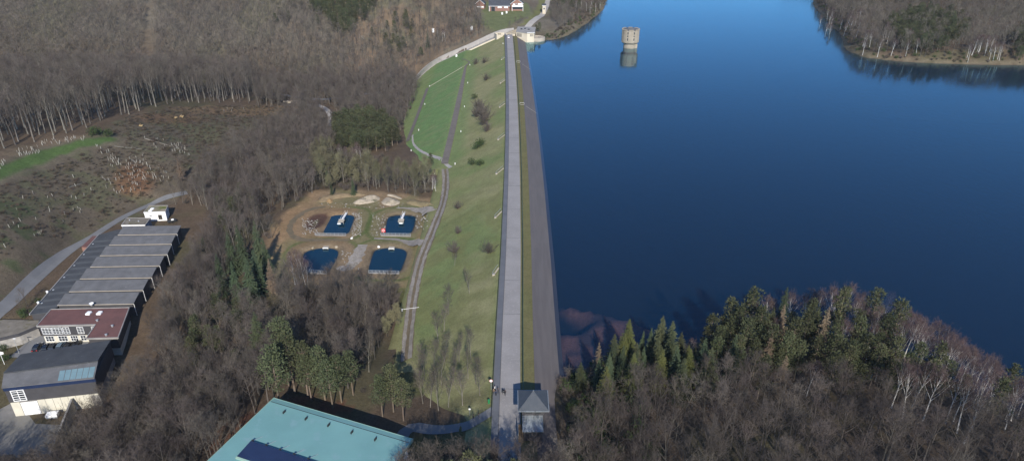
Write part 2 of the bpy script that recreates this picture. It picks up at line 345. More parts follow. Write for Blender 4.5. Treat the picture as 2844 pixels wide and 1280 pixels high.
mat('skin', (.45, .27, .19)); mat('hair', (.03, .02, .013)); mat('cloth_dark', (.012, .013, .018)); mat('cloth_blue', (.025, .035, .07)); mat('cloth_white', (.7, .69, .67)); mat('cloth_grey', (.06, .06, .065)); mat('cloth_tan', (.25, .17, .11))
# trees
mat('bark_grey', (.105, .092, .078), (.07, .06, .05), 2.5, rand=.25)
mat('bark_dark', (.075, .06, .047), (.05, .04, .032), 2.5, rand=.25)
mat('bark_pale', (.20, .182, .15), (.135, .122, .10), 2.0, rand=.25)
mat('bark_birch', (.58, .56, .52), (.46, .44, .41), 1.5, rand=.12, fine=(2.5, (.12, .11, .1), .62))
mat('bark_pine', (.15, .122, .095), (.16, .12, .085), 1.5, rand=.2)
mat('twig_brown', (.107, .090, .075), (.085, .072, .061), .3, rand=.28, rough=.95)
mat('twig_purple', (.074, .060, .052), (.060, .049, .043), .3, rand=.25, rough=.95)  # purplish twigs, albedo lowered to stand in for cloud shade on near woods
mat('twig_far', (.132, .113, .09), (.105, .091, .074), .02, rand=.34, rough=.95)
mat('twig_birch', (.105, .07, .066), (.085, .06, .056), .5, rand=.2, rough=.95)
mat('twig_willow', (.20, .19, .105), (.16, .152, .09), .5, rand=.15, rough=.95)
mat('twig_olive', (.125, .118, .066), (.10, .093, .056), .4, rand=.25, rough=.95)
mat('tower_concrete', (.31, .265, .205), (.25, .215, .165), .4, bmp=.2)
mat('twig_larch', (.165, .122, .08), (.135, .10, .068), .5, rand=.2, rough=.95)
mat('needle_spruce', (.052, .07, .035), (.038, .053, .028), .7, rand=.28, rough=.85, spec=.2)
mat('needle_yellow', (.095, .10, .03), (.07, .078, .027), .7, rand=.15, rough=.85, spec=.2)
mat('needle_pine', (.068, .077, .036), (.05, .058, .029), .7, rand=.3, rough=.85, spec=.2)
mat('leaf_ever', (.035, .06, .018), (.05, .07, .02), .9, rand=.25)
mat('dry_grass', (.22, .17, .095), (.16, .12, .07), .8, rand=.2)
mat('bramble', (.06, .052, .03), (.075, .052, .038), .4, rand=.35)

# ------------------------------------------------------------------ mesh helpers
class MB:
    def __init__(s): s.v = []; s.f = []; s.m = []; s.mi = 0
    def add(s, vs, fs):
        b = len(s.v); s.v += [tuple(map(float, q)) for q in vs]
        for f in fs: s.f.append(tuple(b+i for i in f)); s.m.append(s.mi)
        return s
    def box(s, x0, x1, y0, y1, z0, z1, rz=0, c=None):
        vs = [(x, y, z) for z in (z0, z1) for y in (y0, y1) for x in (x0, x1)]
        if rz:
            cx, cy_ = c or ((x0+x1)/2, (y0+y1)/2); ca, sa = math.cos(rz), math.sin(rz)
            vs = [(cx+(x-cx)*ca-(y-cy_)*sa, cy_+(x-cx)*sa+(y-cy_)*ca, z) for x, y, z in vs]
        return s.add(vs, [(0, 2, 3, 1), (4, 5, 7, 6), (0, 1, 5, 4), (1, 3, 7, 5), (3, 2, 6, 7), (2, 0, 4, 6)])
    def bbox(s, x0, x1, y0, y1, z0, z1, b=.03):      # box with chamfered vertical and top edges
        o = [(x0+b, y0), (x1-b, y0), (x1, y0+b), (x1, y1-b), (x1-b, y1), (x0+b, y1), (x0, y1-b), (x0, y0+b)]
        i = [(x0+2*b, y0+b), (x1-2*b, y0+b), (x1-b, y0+2*b), (x1-b, y1-2*b), (x1-2*b, y1-b), (x0+2*b, y1-b), (x0+b, y1-2*b), (x0+b, y0+2*b)]
        vs = [(x, y, z0) for x, y in o]+[(x, y, z1-b) for x, y in o]+[(x, y, z1) for x, y in i]
        fs = [tuple(range(7, -1, -1)), tuple(range(16, 24))]
        for k in range(8):
            l = (k+1) % 8; fs += [(k, l, 8+l, 8+k), (8+k, 8+l, 16+l, 16+k)]
        return s.add(vs, fs)
    def prism(s, poly, z0, z1):
        n = len(poly); a = sum(poly[i][0]*poly[(i+1) % n][1]-poly[(i+1) % n][0]*poly[i][1] for i in range(n))
        if a < 0: poly = poly[::-1]
        za = z0 if hasattr(z0, '__len__') else [z0]*n; zb = z1 if hasattr(z1, '__len__') else [z1]*n
        if a < 0: za = list(za)[::-1]; zb = list(zb)[::-1]
        vs = [(p[0], p[1], z) for p, z in zip(poly, za)]+[(p[0], p[1], z) for p, z in zip(poly, zb)]
        fs = [tuple(range(n-1, -1, -1)), tuple(range(n, 2*n))]+[(i, (i+1) % n, n+(i+1) % n, n+i) for i in range(n)]
        return s.add(vs, fs)
    def tube(s, pts, rad, n=5, cap=True):
        pts = [Vector(p) for p in pts]; rad = rad if hasattr(rad, '__len__') else [rad]*len(pts)
        vs = []; fs = []; up = Vector((.31, .17, .93))
        for i, p in enumerate(pts):
            d = (pts[min(i+1, len(pts)-1)]-pts[max(i-1, 0)])
            d = d.normalized() if d.length > 1e-6 else Vector((0, 0, 1))
            a = d.cross(up if abs(d.dot(up)) < .95 else Vector((1, 0, 0))).normalized(); b = d.cross(a)
            for k in range(n):
                t = 2*math.pi*k/n; vs.append(p+(a*math.cos(t)+b*math.sin(t))*rad[i])
        for i in range(len(pts)-1):
            for k in range(n): l = (k+1) % n; fs.append((i*n+k, i*n+l, (i+1)*n+l, (i+1)*n+k))
        if cap: fs += [tuple(range(n)), tuple(range(len(vs)-1, len(vs)-n-1, -1))]
        return s.add(vs, fs)
    def lathe(s, prof, n=12, cx=0, cy_=0):
        vs = []; fs = []; k = len(prof)
        for j in range(n):
            t = 2*math.pi*j/n
            vs += [(cx+r*math.cos(t), cy_+r*math.sin(t), z) for r, z in prof]
        for j in range(n):
            l = (j+1) % n
            for i in range(k-1): fs.append((j*k+i, l*k+i, l*k+i+1, j*k+i+1))
        return s.add(vs, fs)
    def tri(s, p, d, L, w):
        d = Vector(d).normalized(); q = d.cross(Vector((random.uniform(-1, 1), random.uniform(-1, 1), random.uniform(-1, 1)))).normalized()*w
        p = Vector(p)
        return s.add([p-q, p+q, p+d*L], [(0, 1, 2)])
    def mesh(s, name):
        me = bpy.data.meshes.new(name); me.from_pydata(s.v, [], s.f)
        if any(s.m): me.polygons.foreach_set('material_index', s.m)
        me.update(); return me
def obj(name, mb, ma, parent=None, loc=None, smooth_=False):
    me = mb.mesh(name) if isinstance(mb, MB) else mb
    if not me.materials:
        for x in (ma if isinstance(ma, (list, tuple)) else [ma]): me.materials.append(M[x] if isinstance(x, str) else x)
    o = bpy.data.objects.new(name, me); col.objects.link(o)
    if parent: o.parent = parent
    if loc is not None: o.location = loc
    if smooth_: me.polygons.foreach_set('use_smooth', [True]*len(me.polygons))
    return o
def tag(o, label=None, cat=None, group=None, kind=None):
    if label: o['label'] = label
    if cat: o['category'] = cat
    if group: o['group'] = group
    if kind: o['kind'] = kind
    return o
def thing(name, label, cat, loc=(0, 0, 0), rz=0, group=None):
    o = bpy.data.objects.new(name, None); col.objects.link(o); o.location = loc; o.rotation_euler = (0, 0, rz)
    o.empty_display_size = .5
    return tag(o, label, cat, group)
def dup(src, loc, rz=0, sc=1.0, label=None, group=None, link=True):
    r = src.copy(); col.objects.link(r); r.location = loc; r.rotation_euler = (0, 0, rz); r.scale = (sc, sc, sc)
    if label: r['label'] = label
    if group: r['group'] = group
    for c in KIDS[src.name]:
        d = c.copy(); col.objects.link(d); d.parent = r
        for g in KIDS.get(c.name, []):
            e = g.copy(); col.objects.link(e); e.parent = d
    return r
KIDS = {}
def remember(o): KIDS[o.name] = [c for c in o.children]; [KIDS.__setitem__(c.name, list(c.children)) for c in o.children]; return o
def set_cover(me, arr):
    a = me.color_attributes.new('cover', 'FLOAT_COLOR', 'POINT')
    a.data.foreach_set('color', np.c_[arr, np.ones(len(arr))].astype(np.float32).ravel())
def ribbon(name, pts, width, ma, lift=.08, step=2.0, nx=5, parent=None, wob=0, zf=None):
    p = resample(pts, step); n = len(p); vs = []; fs = []
    t = np.gradient(p[:, :2], axis=0); t /= np.linalg.norm(t, axis=1)[:, None]; nr = np.stack([t[:, 1], -t[:, 0]], 1)
    w = width if hasattr(width, '__len__') else [width, width]
    wl = np.interp(np.linspace(0, 1, n), np.linspace(0, 1, len(w)), w)
    for i in range(n):
        for k in range(nx):
            f = k/(nx-1)-.5
            if wob and k in (0, nx-1): f *= 1+wob*(random.random()-.5)
            q = p[i, :2]+nr[i]*wl[i]*f
            vs.append((q[0], q[1], (zf(q[0], q[1]) if zf else gz(*q))+lift))
    for i in range(n-1):
        for k in range(nx-1): fs.append((i*nx+k, i*nx+k+1, (i+1)*nx+k+1, (i+1)*nx+k))
    return obj(name, MB().add(vs, fs), ma, parent)

# ------------------------------------------------------------------ ground
UU, VV = proj(MX, MY, TZ)
n1 = fbm(MX, MY, 22, 21); n2 = fbm(MX, MY, 7, 31); n3 = fbm(MX, MY, 60, 41)
Uj = UU+(n2-.5)*26; Vj = VV+(fbm(MX, MY, 7, 57)-.5)*14
cov = np.zeros(MX.shape+(3,))
def lay(c, mask):
    global cov
    mm = np.clip(mask, 0, 1)[..., None]; cov = cov*(1-mm)+np.array(c)*mm
lay((.10, .072, .048), np.ones(MX.shape))
lay((.075, .07, .036), smooth(.48, .66, n1)*.7)
lay((.13, .112, .085), smooth(560, 620, MY)*(MX < 60)*(.5+.5*smooth(.4, .6, n1)))
lay((.125, .118, .07), smooth(560, 620, MY)*(MX < 60)*smooth(.5, .66, n3)*.7)
lay((.18, .125, .082), inpoly(UU+(n1-.5)*160, VV+(n2-.5)*60, [(980, 240), (1000, 40), (1150, -60), (1345, 0), (1345, 100), (1240, 140), (1165, 210)])*smooth(.4, .62, n1)*.8)
# cleared hillside with replanting
CC = [(-400, 1100), (-400, 500), (0, 452), (150, 402), (290, 365), (345, 325), (480, 300), (711, 293), (835, 300), (780, 345), (640, 440), (540, 520), (455, 575), (280, 640), (130, 740), (0, 860)]
cc = inpoly(Uj, Vj, CC)
lay((.105, .085, .06), cc*.95)
lay((.092, .09, .05), cc*smooth(.5, .62, n2)*.8)
lay((.058, .07, .034), cc*smooth(.5, .6, n2)*inpoly(Uj, Vj, [(-300, 900), (-300, 560), (60, 560), (190, 620), (120, 740), (0, 800)])*.8)
lay((.10, .095, .05), cc*inpoly(Uj, Vj, [(420, 330), (560, 330), (720, 340), (640, 420), (500, 400)])*smooth(.42, .6, n1)*.8)
lay((.15, .078, .042), cc*smooth(1.15, .6, np.hypot((Uj-372)/62, (Vj-500)/52))*.8)
lay((.15, .085, .045), cc*smooth(1.2, .6, np.hypot((Uj-470)/120, (Vj-330)/16))*.6)
lay((.17, .11, .06), inpoly(Uj, Vj, [(470, 300), (711, 293), (890, 296), (860, 330), (711, 322), (520, 318)])*.7)
lay((.17, .125, .085), inpoly(Uj, Vj, [(-200, 470), (0, 452), (60, 425), (230, 385), (250, 370), (120, 395), (-200, 455)])*.6)
GTR = [(-160, 540), (0, 478), (70, 452), (140, 425), (220, 402), (300, 386)]
gtrack = [hit(u, v) for u, v in GTR]
gd = segdist(MX, MY, gtrack)+(n2-.5)*4
lay((.075, .12, .036), smooth(4.4, 2.2, gd)); lay((.15, .13, .085), smooth(2, 0, np.abs(gd-5))*.6)
# pond terrace
pa = sdist(MX, MY, PAREA)+(n2-.5)*6
lay((.225, .16, .095), smooth(3, -2, pa)); lay((.15, .14, .068), smooth(3, -2, pa)*smooth(.5, .62, n1)*.8); lay((.28, .175, .09), smooth(3, -2, pa)*smooth(-84, -96, MX)*.75)
for k, pd in enumerate(PONDS):
    d = sdist(MX, MY, pd)+(n2-.5)*1.5
    if k in (0, 2): lay((.20, .135, .075), smooth(8, 4, d)*.8*(MX < np.mean([q[0] for q in pd])+6))
    lay((.17, .13, .085), smooth(3.4, 1.8, d)*.8); lay((.05, .04, .03), smooth(.7, .0, d))
    lay((.075, .105, .03), smooth(1.5, 0, np.abs(d-7))*smooth(.4, .6, n1)*.8)
lay((.22, .145, .08), smooth(14, 4, MUD)*(MUD > -1)*smooth(.3, .55, n1)*.8); lay((.075, .042, .032), smooth(1, -1.5, MUD)); lay((.10, .10, .05), smooth(-2.5, -4.5, MUD)*smooth(.45, .55, n2))
# lawn at the houses, road bank
lay((.115, .13, .058), smooth(4, 0, sdist(MX, MY, HLAWN)))
lay((.13, .135, .05), inpoly(Uj, Vj, [(1480, 70), (1520, 20), (1530, -20), (1505, -20), (1490, 30), (1440, 72)])*.9)
# grass about the near abutment
lay((.085, .08, .036), inpoly(Uj, Vj, [(1130, 1180), (1160, 1090), (1370, 1080), (1390, 1150), (1360, 1260), (1140, 1260)])*smooth(.35, .55, n1))
lay((.09, .10, .035), smooth(34, 26, np.abs(MX+28))*inpoly(Uj, Vj, [(1110, 800), (1400, 800), (1400, 1100), (1100, 1100)])*.7)
lay((.11, .055, .035), inpoly(Uj, Vj, [(560, 1240), (640, 1170), (760, 1110), (900, 1100), (1000, 1130), (900, 1160), (620, 1290)])*smooth(.35, .5, n2))
# shores and beds
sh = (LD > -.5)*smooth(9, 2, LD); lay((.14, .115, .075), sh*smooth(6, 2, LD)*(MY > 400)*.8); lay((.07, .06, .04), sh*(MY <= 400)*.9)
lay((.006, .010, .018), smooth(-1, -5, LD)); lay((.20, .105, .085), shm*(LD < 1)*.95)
lay((.06, .045, .05), shm*(LD < 1)*smooth(.52, .6, n2)*.8)
nx, ny = MX.shape
idx = np.arange(nx*ny).reshape(nx, ny)
fa = np.stack([idx[:-1, :-1], idx[1:, :-1], idx[1:, 1:], idx[:-1, 1:]], -1).reshape(-1, 4)
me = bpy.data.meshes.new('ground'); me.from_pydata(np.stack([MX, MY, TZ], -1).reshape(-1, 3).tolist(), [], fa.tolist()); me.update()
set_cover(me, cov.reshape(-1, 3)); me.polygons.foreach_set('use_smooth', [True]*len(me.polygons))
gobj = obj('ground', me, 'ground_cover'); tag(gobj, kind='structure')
# lake and ponds
lk = obj('lake_water', MB().add([(2, 100, WL), (900, 60, WL), (900, 1500, WL), (2, 1500, WL)], [(0, 1, 2, 3)]), 'lake_water'); tag(lk, kind='structure')
for k, pd in enumerate(PONDS):
    c = np.mean(pd, axis=0); q = [(c[0]+(x-c[0])*1.05, c[1]+(y-c[1])*1.05, POND_L) for x, y in pd]
    w = obj('pond_water', MB().add(q, [tuple(range(len(q)))] if sum(q[i][0]*q[(i+1) % len(q)][1]-q[(i+1) % len(q)][0]*q[i][1] for i in range(len(q))) > 0 else [tuple(range(len(q)-1, -1, -1))]), 'pond_water'); tag(w, kind='structure')

# ------------------------------------------------------------------ dam
def strip(name, o0, o1, zf, y0, y1, ma, nx=2, step=3.0, parent=None, cover=None):
    ys = np.arange(y0, y1+step*.5, step); vs = []; fs = []; os_ = np.linspace(o0, o1, nx)
    for y in ys:
        for o in os_: x = float(dam_left(y))+o; vs.append((x, y, zf(x, y)))
    for i in range(len(ys)-1):
        for k in range(nx-1): fs.append((i*nx+k, i*nx+k+1, (i+1)*nx+k+1, (i+1)*nx+k))
    me_ = MB().add(vs, fs).mesh(name)
    if cover:
        a = np.array(vs); set_cover(me_, cover(a[:, 0], a[:, 1], a[:, 2])); me_.polygons.foreach_set('use_smooth', [True]*len(me_.polygons))
    return obj(name, me_, ma, parent)
dam = thing('earth_dam', 'long straight earth dam with grass downstream face and dark paved upstream face', 'dam', (0, 0, 0))
def cov_dn(X, Y, Z):
    d = dam_left(Y)-X; a = fbm(X, Y, 26, 61); b = fbm(X, Y, 6, 71); c = np.zeros((len(X), 3))+np.array((.165, .158, .075))
    def L(col_, mm): nonlocal c; mm = np.clip(mm, 0, 1)[:, None]; c = c*(1-mm)+np.array(col_)*mm
    L((.205, .18, .095), smooth(.5, .65, a)*.8); L((.125, .15, .058), smooth(.5, .35, a)*.8)
    L((.115, .155, .058), smooth(18, 26, d)*smooth(290, 330, Y)*.7)
    L((.10, .155, .058), smooth(32, 33.5, d)*smooth(59, 57, d)*smooth(330, 350, Y+(b-.5)*30)*.9)
    L((.135, .155, .07), smooth(32, 33.5, d)*smooth(.5, .62, b)*.6*(Y > 340))
    L((.135, .13, .055), smooth(300, 240, Y)*smooth(.42, .58, b)*.7)
    L((.15, .13, .07), smooth(27, 30, d)*smooth(330, 300, Y)*.5)
    L((.085, .07, .045), smooth(150, 132, Y)*.6*smooth(.4, .6, b))
    L((.145, .155, .06), smooth(2.2, .4, d)*.6)
    return c*np.array((1.22, 1.30, 1.22))
wob = lambda x, y: float((fbm(np.array([x]), np.array([y]), 9, 15)[0]-.5)*.5*min(1, max(0, (dam_left(y)-x)/4)))
ys_ = None
def dz1(x, y): return float(dam_z(np.array(x), np.array(y)))
def dam_face():
    ys = np.arange(109, 584.5, 1.6); ds = np.r_[np.arange(0, 28, 1.4), 28.2, 30.4, 32.6, np.arange(34, 92, 1.6)]
    Y, D_ = np.meshgrid(ys, ds, indexing='ij'); X = dam_left(Y)-D_-.02
    Z = dam_z(X, np.clip(Y, 108.5, 583.5))+(fbm(X, Y, 9, 15)-.5)*.5*np.clip(D_/4, 0, 1)
    Z[:, 0] = -.12
    Z = np.where((Y < 312) & (D_ > 33.5), Z-25, Z); Z = np.where((Y < 150) & (D_ > 24), Z-25, Z)
    n, k = Y.shape; ix = np.arange(n*k).reshape(n, k); f = np.stack([ix[:-1, 1:], ix[:-1, :-1], ix[1:, :-1], ix[1:, 1:]], -1).reshape(-1, 4)
    me_ = bpy.data.meshes.new('grass_face'); me_.from_pydata(np.stack([X, Y, Z], -1).reshape(-1, 3).tolist(), [], f.tolist()); me_.update()
    set_cover(me_, cov_dn(X.ravel(), Y.ravel(), Z.ravel())); me_.polygons.foreach_set('use_smooth', [True]*len(me_.polygons))
    return obj('grass_face', me_, 'dam_grass', dam)
dam_face()
def cov_up(X, Y, Z):
    a = fbm(X, Y, 8, 81); return np.array((.125, .125, .05))*(1-a[:, None]*.5)+np.array((.17, .13, .07))*(a[:, None]*.5)
strip('crest_grass', 6.55, 10.25, lambda x, y: -.06-.06*max(0, x-float(dam_left(y))-8.5), 109, 580, 'dam_grass', 4, 3, dam, cov_up)
m_, nt, bs = new_mat('revetment'); M['revetment'] = m_
geo = node(nt, 'ShaderNodeNewGeometry'); mp = node(nt, 'ShaderNodeMapping'); nt.links.new(geo.outputs['Position'], mp.inputs[0]); mp.inputs['Rotation'].default_value = (0, 0, R(-38)); mp.inputs['Scale'].default_value = (.9, .07, .3)
nn = node(nt, 'ShaderNodeTexNoise'); nt.links.new(mp.outputs[0], nn.inputs['Vector']); nn.inputs['Scale'].default_value = 1.0; nn.inputs['Detail'].default_value = 5
c = mixc(nt, (.098, .088, .086), (.115, .103, .100), ramp(nt, nn.outputs[0], .4, .62)); c = mixc(nt, c, (.122, .104, .098), ramp(nt, noise(nt, .06, 3), .5, .8))
nt.links.new(c, bs.inputs['Base Color']); bs.inputs['Roughness'].default_value = .85; bs.inputs['Specular IOR Level'].default_value = .25
strip('upstream_paving', 10.2, 18.2, lambda x, y: -.10-(x-float(dam_left(y))-10.2)/1.72, 100, 578, 'revetment', 8, 4, dam)
# roads along the crest
rd = strip('crest_road', 1.62, 6.62, lambda x, y: .02, 70, 592, 'asphalt', 3, 3); tag(rd, kind='structure')
wk = strip('walkway', -.05, 1.5, lambda x, y: .10, 112, 586, 'walk_asphalt', 2, 3); tag(wk, kind='structure')
kb = MB()
ys = np.arange(112, 586, 3.0)
for a, b in zip(ys[:-1], ys[1:]):
    xa, xb = float(dam_left(a))+1.5, float(dam_left(b))+1.5
    kb.add([(xa, a, .0), (xa+.16, a, .0), (xa+.16, a, .14), (xa, a, .14), (xb, b, .0), (xb+.16, b, .0), (xb+.16, b, .14), (xb, b, .14)], [(1, 5, 6, 2), (2, 6, 7, 3), (3, 7, 4, 0)])
k_ = obj('kerb', kb, 'kerb', wk)
for y in (133, 166, 185, 214, 238, 261, 283, 300, 322, 341, 362, 389, 418, 452, 500):
    x0 = float(dam_left(y)); w = .13 if y < 250 else .22
    obj('joint', MB().add([(x0+1.7, y, .026), (x0+6.6, y-.25, .026), (x0+6.6, y-.25+w, .026), (x0+1.7, y+w, .026)], [(0, 1, 2, 3)]), 'joint', rd)
def rail(name, label, off, ma, hgt, y0, y1, rails, step=2.4, pr=.05, rr=.045):
    t = thing(name, label, 'railing', (float(dam_left(y0))+off, y0, 0)); o = t.location
    ys = np.arange(y0, y1, step); pm = MB()
    for y in ys:
        x = float(dam_left(y))+off-o[0]; pm.box(x-pr, x+pr, y-y0-pr, y-y0+pr, -.15, hgt)
    p = obj('rail_posts', pm, ma, t); p['kind'] = 'stuff'
    for z in rails: obj('rail', MB().tube([(float(dam_left(y))+off-o[0], y-y0, z) for y in ys], rr, 4), ma, t)
    return t
rail('guard_railing', 'long green metal railing beside the grass verge on the lake side of the crest road', 7.35, 'green_rail', 1.05, 126, 578, (.55, 1.05), rr=.07)
rail('edge_railing', 'long low dark railing along the outer edge of the crest walkway', -.18, 'dark_metal', .8, 121, 582, (.4, .8), rr=.05, pr=.04)
# paths on the downstream face
zf_d = lambda x, y: max(gz(x, y), dz1(x, y))
def dpath(l): return [hit(u, v) for u, v in l]
track = dpath([(1236, 470), (1239, 500), (1236, 540), (1226, 580), (1212, 615), (1196, 655), (1182, 690), (1168, 725), (1156, 775), (1146, 830), (1138, 890), (1132, 950), (1128, 1000)])
track = chaikin(track, 2)
t_ = ribbon('gravel_track', track, [3.0, 3.8, 4.0, 3.8, 3.4], 'dirt', .12, 2.5, 5, wob=.25); tag(t_, kind='structure')
tk = resample(track, 2.0); tg = np.gradient(tk[:, :2], axis=0); tg /= np.linalg.norm(tg, axis=1)[:, None]
for s in (-1, 1):
    q = tk.copy(); q[:, 0] += tg[:, 1]*s*1.05; q[:, 1] -= tg[:, 0]*s*1.05
    ribbon('wheel_rut', q, 1.15, 'track_gravel', .17, 2.0, 3, t_, wob=.5)
t_ = ribbon('toe_path', chaikin(dpath([(1252, 466), (1222, 440), (1190, 432), (1160, 415), (1146, 398), (1146, 375)]), 2), [2.2, 1.4, .9], 'road_light', .12, 2, 3, wob=.5); tag(t_, kind='structure')
t_ = ribbon('berm_path', [(float(dam_left(y))-30.3, y) for y in np.arange(318, 532, 8)]+[(-33, 538), (-36.5, 546), (-41, 555)], [3.4, 3.4, 3.2, 2.2, .8], 'brown_path', .34, 4, 5); tag(t_, kind='structure')
t_ = ribbon('lower_path', [(float(dam_left(y))-58.2+(y-390)*-.0, y) for y in np.arange(384, 512, 8)], 2.4, 'brown_path', .34, 4, 3); tag(t_, kind='structure')
# pond terrace tracks
def pp(l, z=-14.5): return [hit(*zA(*q)) for q in l]
for nm, l, w, ma in (('pond_lane', [(1400, 545), (1330, 525), (1230, 516), (1130, 514)], [7, 4.5, 2.5, 1], 'gravel'),
                     ('pond_lane', [(1350, 800), (1270, 790), (1180, 775), (1080, 765), (950, 760)], [6, 3.5, 2, 1.6, 1], 'track_gravel'),
                     ('pond_lane', [(855, 810), (830, 860), (800, 920), (770, 980), (740, 1010), (690, 1000), (660, 990)], [3.5, 4.2, 5, 5, 4, 3.5, 2.5], 'gravel'),
                     ('pond_lane', [(560, 505), (450, 520), (360, 560), (290, 620), (262, 690), (300, 755), (420, 775), (560, 770), (760, 775)], [2.2, 2.6, 2.6, 2.4, 2.2, 2.6, 2.6, 2, 1.4], 'dirt')):
    tag(ribbon(nm, chaikin(pp(l), 2), w, ma, .06, 1.5, 5, wob=.6), kind='structure')
# other roads
tag(ribbon('factory_road', chaikin([hit(u, v) for u, v in [(-120, 960), (0, 868), (70, 800), (130, 745), (200, 690), (262, 655), (330, 610), (380, 585), (440, 556), (520, 535)]], 2), [4.4, 4.2, 3.8, 3.4, 3], 'road_grey', .15, 2, 5), kind='structure')
tag(ribbon('valley_road', chaikin([hit(u, v) for u, v in [(770, 262), (800, 266), (850, 276), (900, 278), (960, 270), (1010, 262), (1060, 258)]], 2), [4, 6, 6, 6, 5], 'road_grey', .3, 3, 4), kind='structure')
tag(ribbon('forest_lane', chaikin([hit(u, v) for u, v in [(880, 292), (905, 303), (918, 318), (920, 335), (915, 352)]], 2), [4, 4, 3.5], 'road_light', .3, 3, 3), kind='structure')
tag(ribbon('abutment_path', chaikin([hit(u, v) for u, v in [(1030, 1300), (1100, 1235), (1140, 1180), (1200, 1195), (1270, 1190), (1330, 1165), (1372, 1140)]], 2), [3.6, 3.6, 3.4, 3, 3], 'road_grey', .14, 1.5, 4), kind='structure')
tag(ribbon('lakeside_road', chaikin([(0, 585, 0), (8, 596, 0)]+[hit(u, v) for u, v in [(1470, 70), (1497, 50), (1512, 32), (1520, 12), (1524, -10), (1520, -40)]], 2), [6, 5, 5, 5], 'road_light', .25, 2.5, 4), kind='structure')

# ------------------------------------------------------------------ trees
def rv(a): return Vector((random.uniform(-a, a), random.uniform(-a, a), random.uniform(-a, a)))
def bare_tree(seed, h=18, fork=.42, spread=.55, limbs=11, sub=6, tw=7, twl=1.1, tww=.022, n0=6, fine=True, lean=.04, base=.014):
    random.seed(seed); T = MB(); C = MB()
    r0 = h*base; pts = []; p = Vector((0, 0, -.4)); d = Vector((random.uniform(-lean, lean), random.uniform(-lean, lean), 1)).normalized()
    n = 8
    for i in range(n+1):
        pts.append(p.copy()); p = p+d*h*.9/n; d = (d+rv(.09)*(1 if i > 2 else .4)).normalized(); d.z = max(d.z, .8)
    rad = [r0*(1-i/n*.9)*(1.25 if i == 0 else 1) for i in range(n+1)]
    T.tube(pts, rad, n0)
    for k in range(limbs):
        f = fork+(.97-fork)*(k+random.random()*.7)/limbs; i = min(int(f*n), n-1); t = f*n-i
        q = pts[i].lerp(pts[i+1], t); az = k*2.4+random.uniform(-.5, .5)
        el = spread*(1.25-.75*(f-fork)/(1-fork)); L = h*(.36 if fork < .5 else .27)*(1.15-.75*(f-fork)/(1-fork))*random.uniform(.8, 1.15)
        d = Vector((math.cos(az)*math.sin(el), math.sin(az)*math.sin(el), math.cos(el)))
        lp = [q]; m_ = 4
        for j in range(m_):
            q = q+d*L/m_; lp.append(q.copy()); d = (d+Vector((0, 0, .10))+rv(.14)).normalized()
        rr = rad[i]*.5; T.tube(lp, [rr*(1-j/m_*.85) for j in range(m_+1)], 4, False)
        for s_ in range(sub):
            g = .25+.75*(s_+random.random())/sub; j = min(int(g*m_), m_-1); q2 = lp[j].lerp(lp[j+1], g*m_-j)
            dd = ((lp[j+1]-lp[j]).normalized()*.75+rv(.75)+Vector((0, 0, .22))).normalized(); L2 = L*.42*random.uniform(.6, 1.1)
            e1 = q2+dd*L2*.5; e2 = e1+(dd+rv(.25)+Vector((0, 0, .12))).normalized()*L2*.5
            C.tube([q2, e1, e2], [rr*.34, rr*.24, rr*.08], 3, False)
            for w in range(tw):
                gg = random.uniform(.1, 1); q3 = q2.lerp(e1, gg*2) if gg < .5 else e1.lerp(e2, gg*2-1)
                d3 = (dd*.6+rv(.8)+Vector((0, 0, .2))).normalized(); L3 = twl*random.uniform(.6, 1.3)
                C.tri(q3, d3, L3, tww)
                if fine:
                    for z in range(3):
                        C.tri(q3+d3*L3*random.uniform(.2, .8), (d3*.7+rv(.8)+Vector((0, 0, .15))), L3*.65, tww*.7)
    return T, C
def join2(T, C):
    J = MB(); J.add(T.v, T.f); J.mi = 1; J.add(C.v, C.f); return J
def spruce(seed, h=20, Rm=3.2, bare=.06, n_per=12, droop=.35, frag=1.0):
    random.seed(seed); T = MB(); C = MB()
    T.tube([(0, 0, -.4), (0, 0, h*.5), (0, 0, h*.98)], [h*.013, h*.008, .02], 6)
    z = h*bare
    while z < h*.985:
        f = (z/h-bare)/(1-bare); Rr = Rm*(1-f)**.8*random.uniform(.85, 1.1)+.12
        nb = max(4, int(n_per*(1-f*.45)))
        for k in range(nb):
            if random.random() > frag: continue
            az = random.uniform(0, 6.283); L = Rr*random.uniform(.6, 1.12); dx, dy = math.cos(az), math.sin(az)
            zz = z+random.uniform(-.25, .25)
            seg = 4; prev = Vector((dx*.1, dy*.1, zz))
            for j in range(seg):
                a = (j+1)/seg
                cur = Vector((dx*L*a, dy*L*a, zz+L*(.16*a-droop*a*a)+random.uniform(-.06, .06)))
                wd = L*.30*(1-a*.7)+.14; sd = Vector((-dy, dx, 0))
                s1 = prev.lerp(cur, .5)
                C.add([prev, s1+sd*wd+Vector((dx*.2*wd, dy*.2*wd, -.32*wd-random.random()*.12)), cur], [(0, 1, 2)])
                C.add([prev, cur, s1-sd*wd+Vector((dx*.2*wd, dy*.2*wd, -.32*wd-random.random()*.12))], [(0, 1, 2)])
                prev = cur
        z += h*.030*(1-.4*f)
    for k in range(4): C.tri((0, 0, h*.94), (random.uniform(-.3, .3), random.uniform(-.3, .3), 1), h*.07, .07)
    return T, C
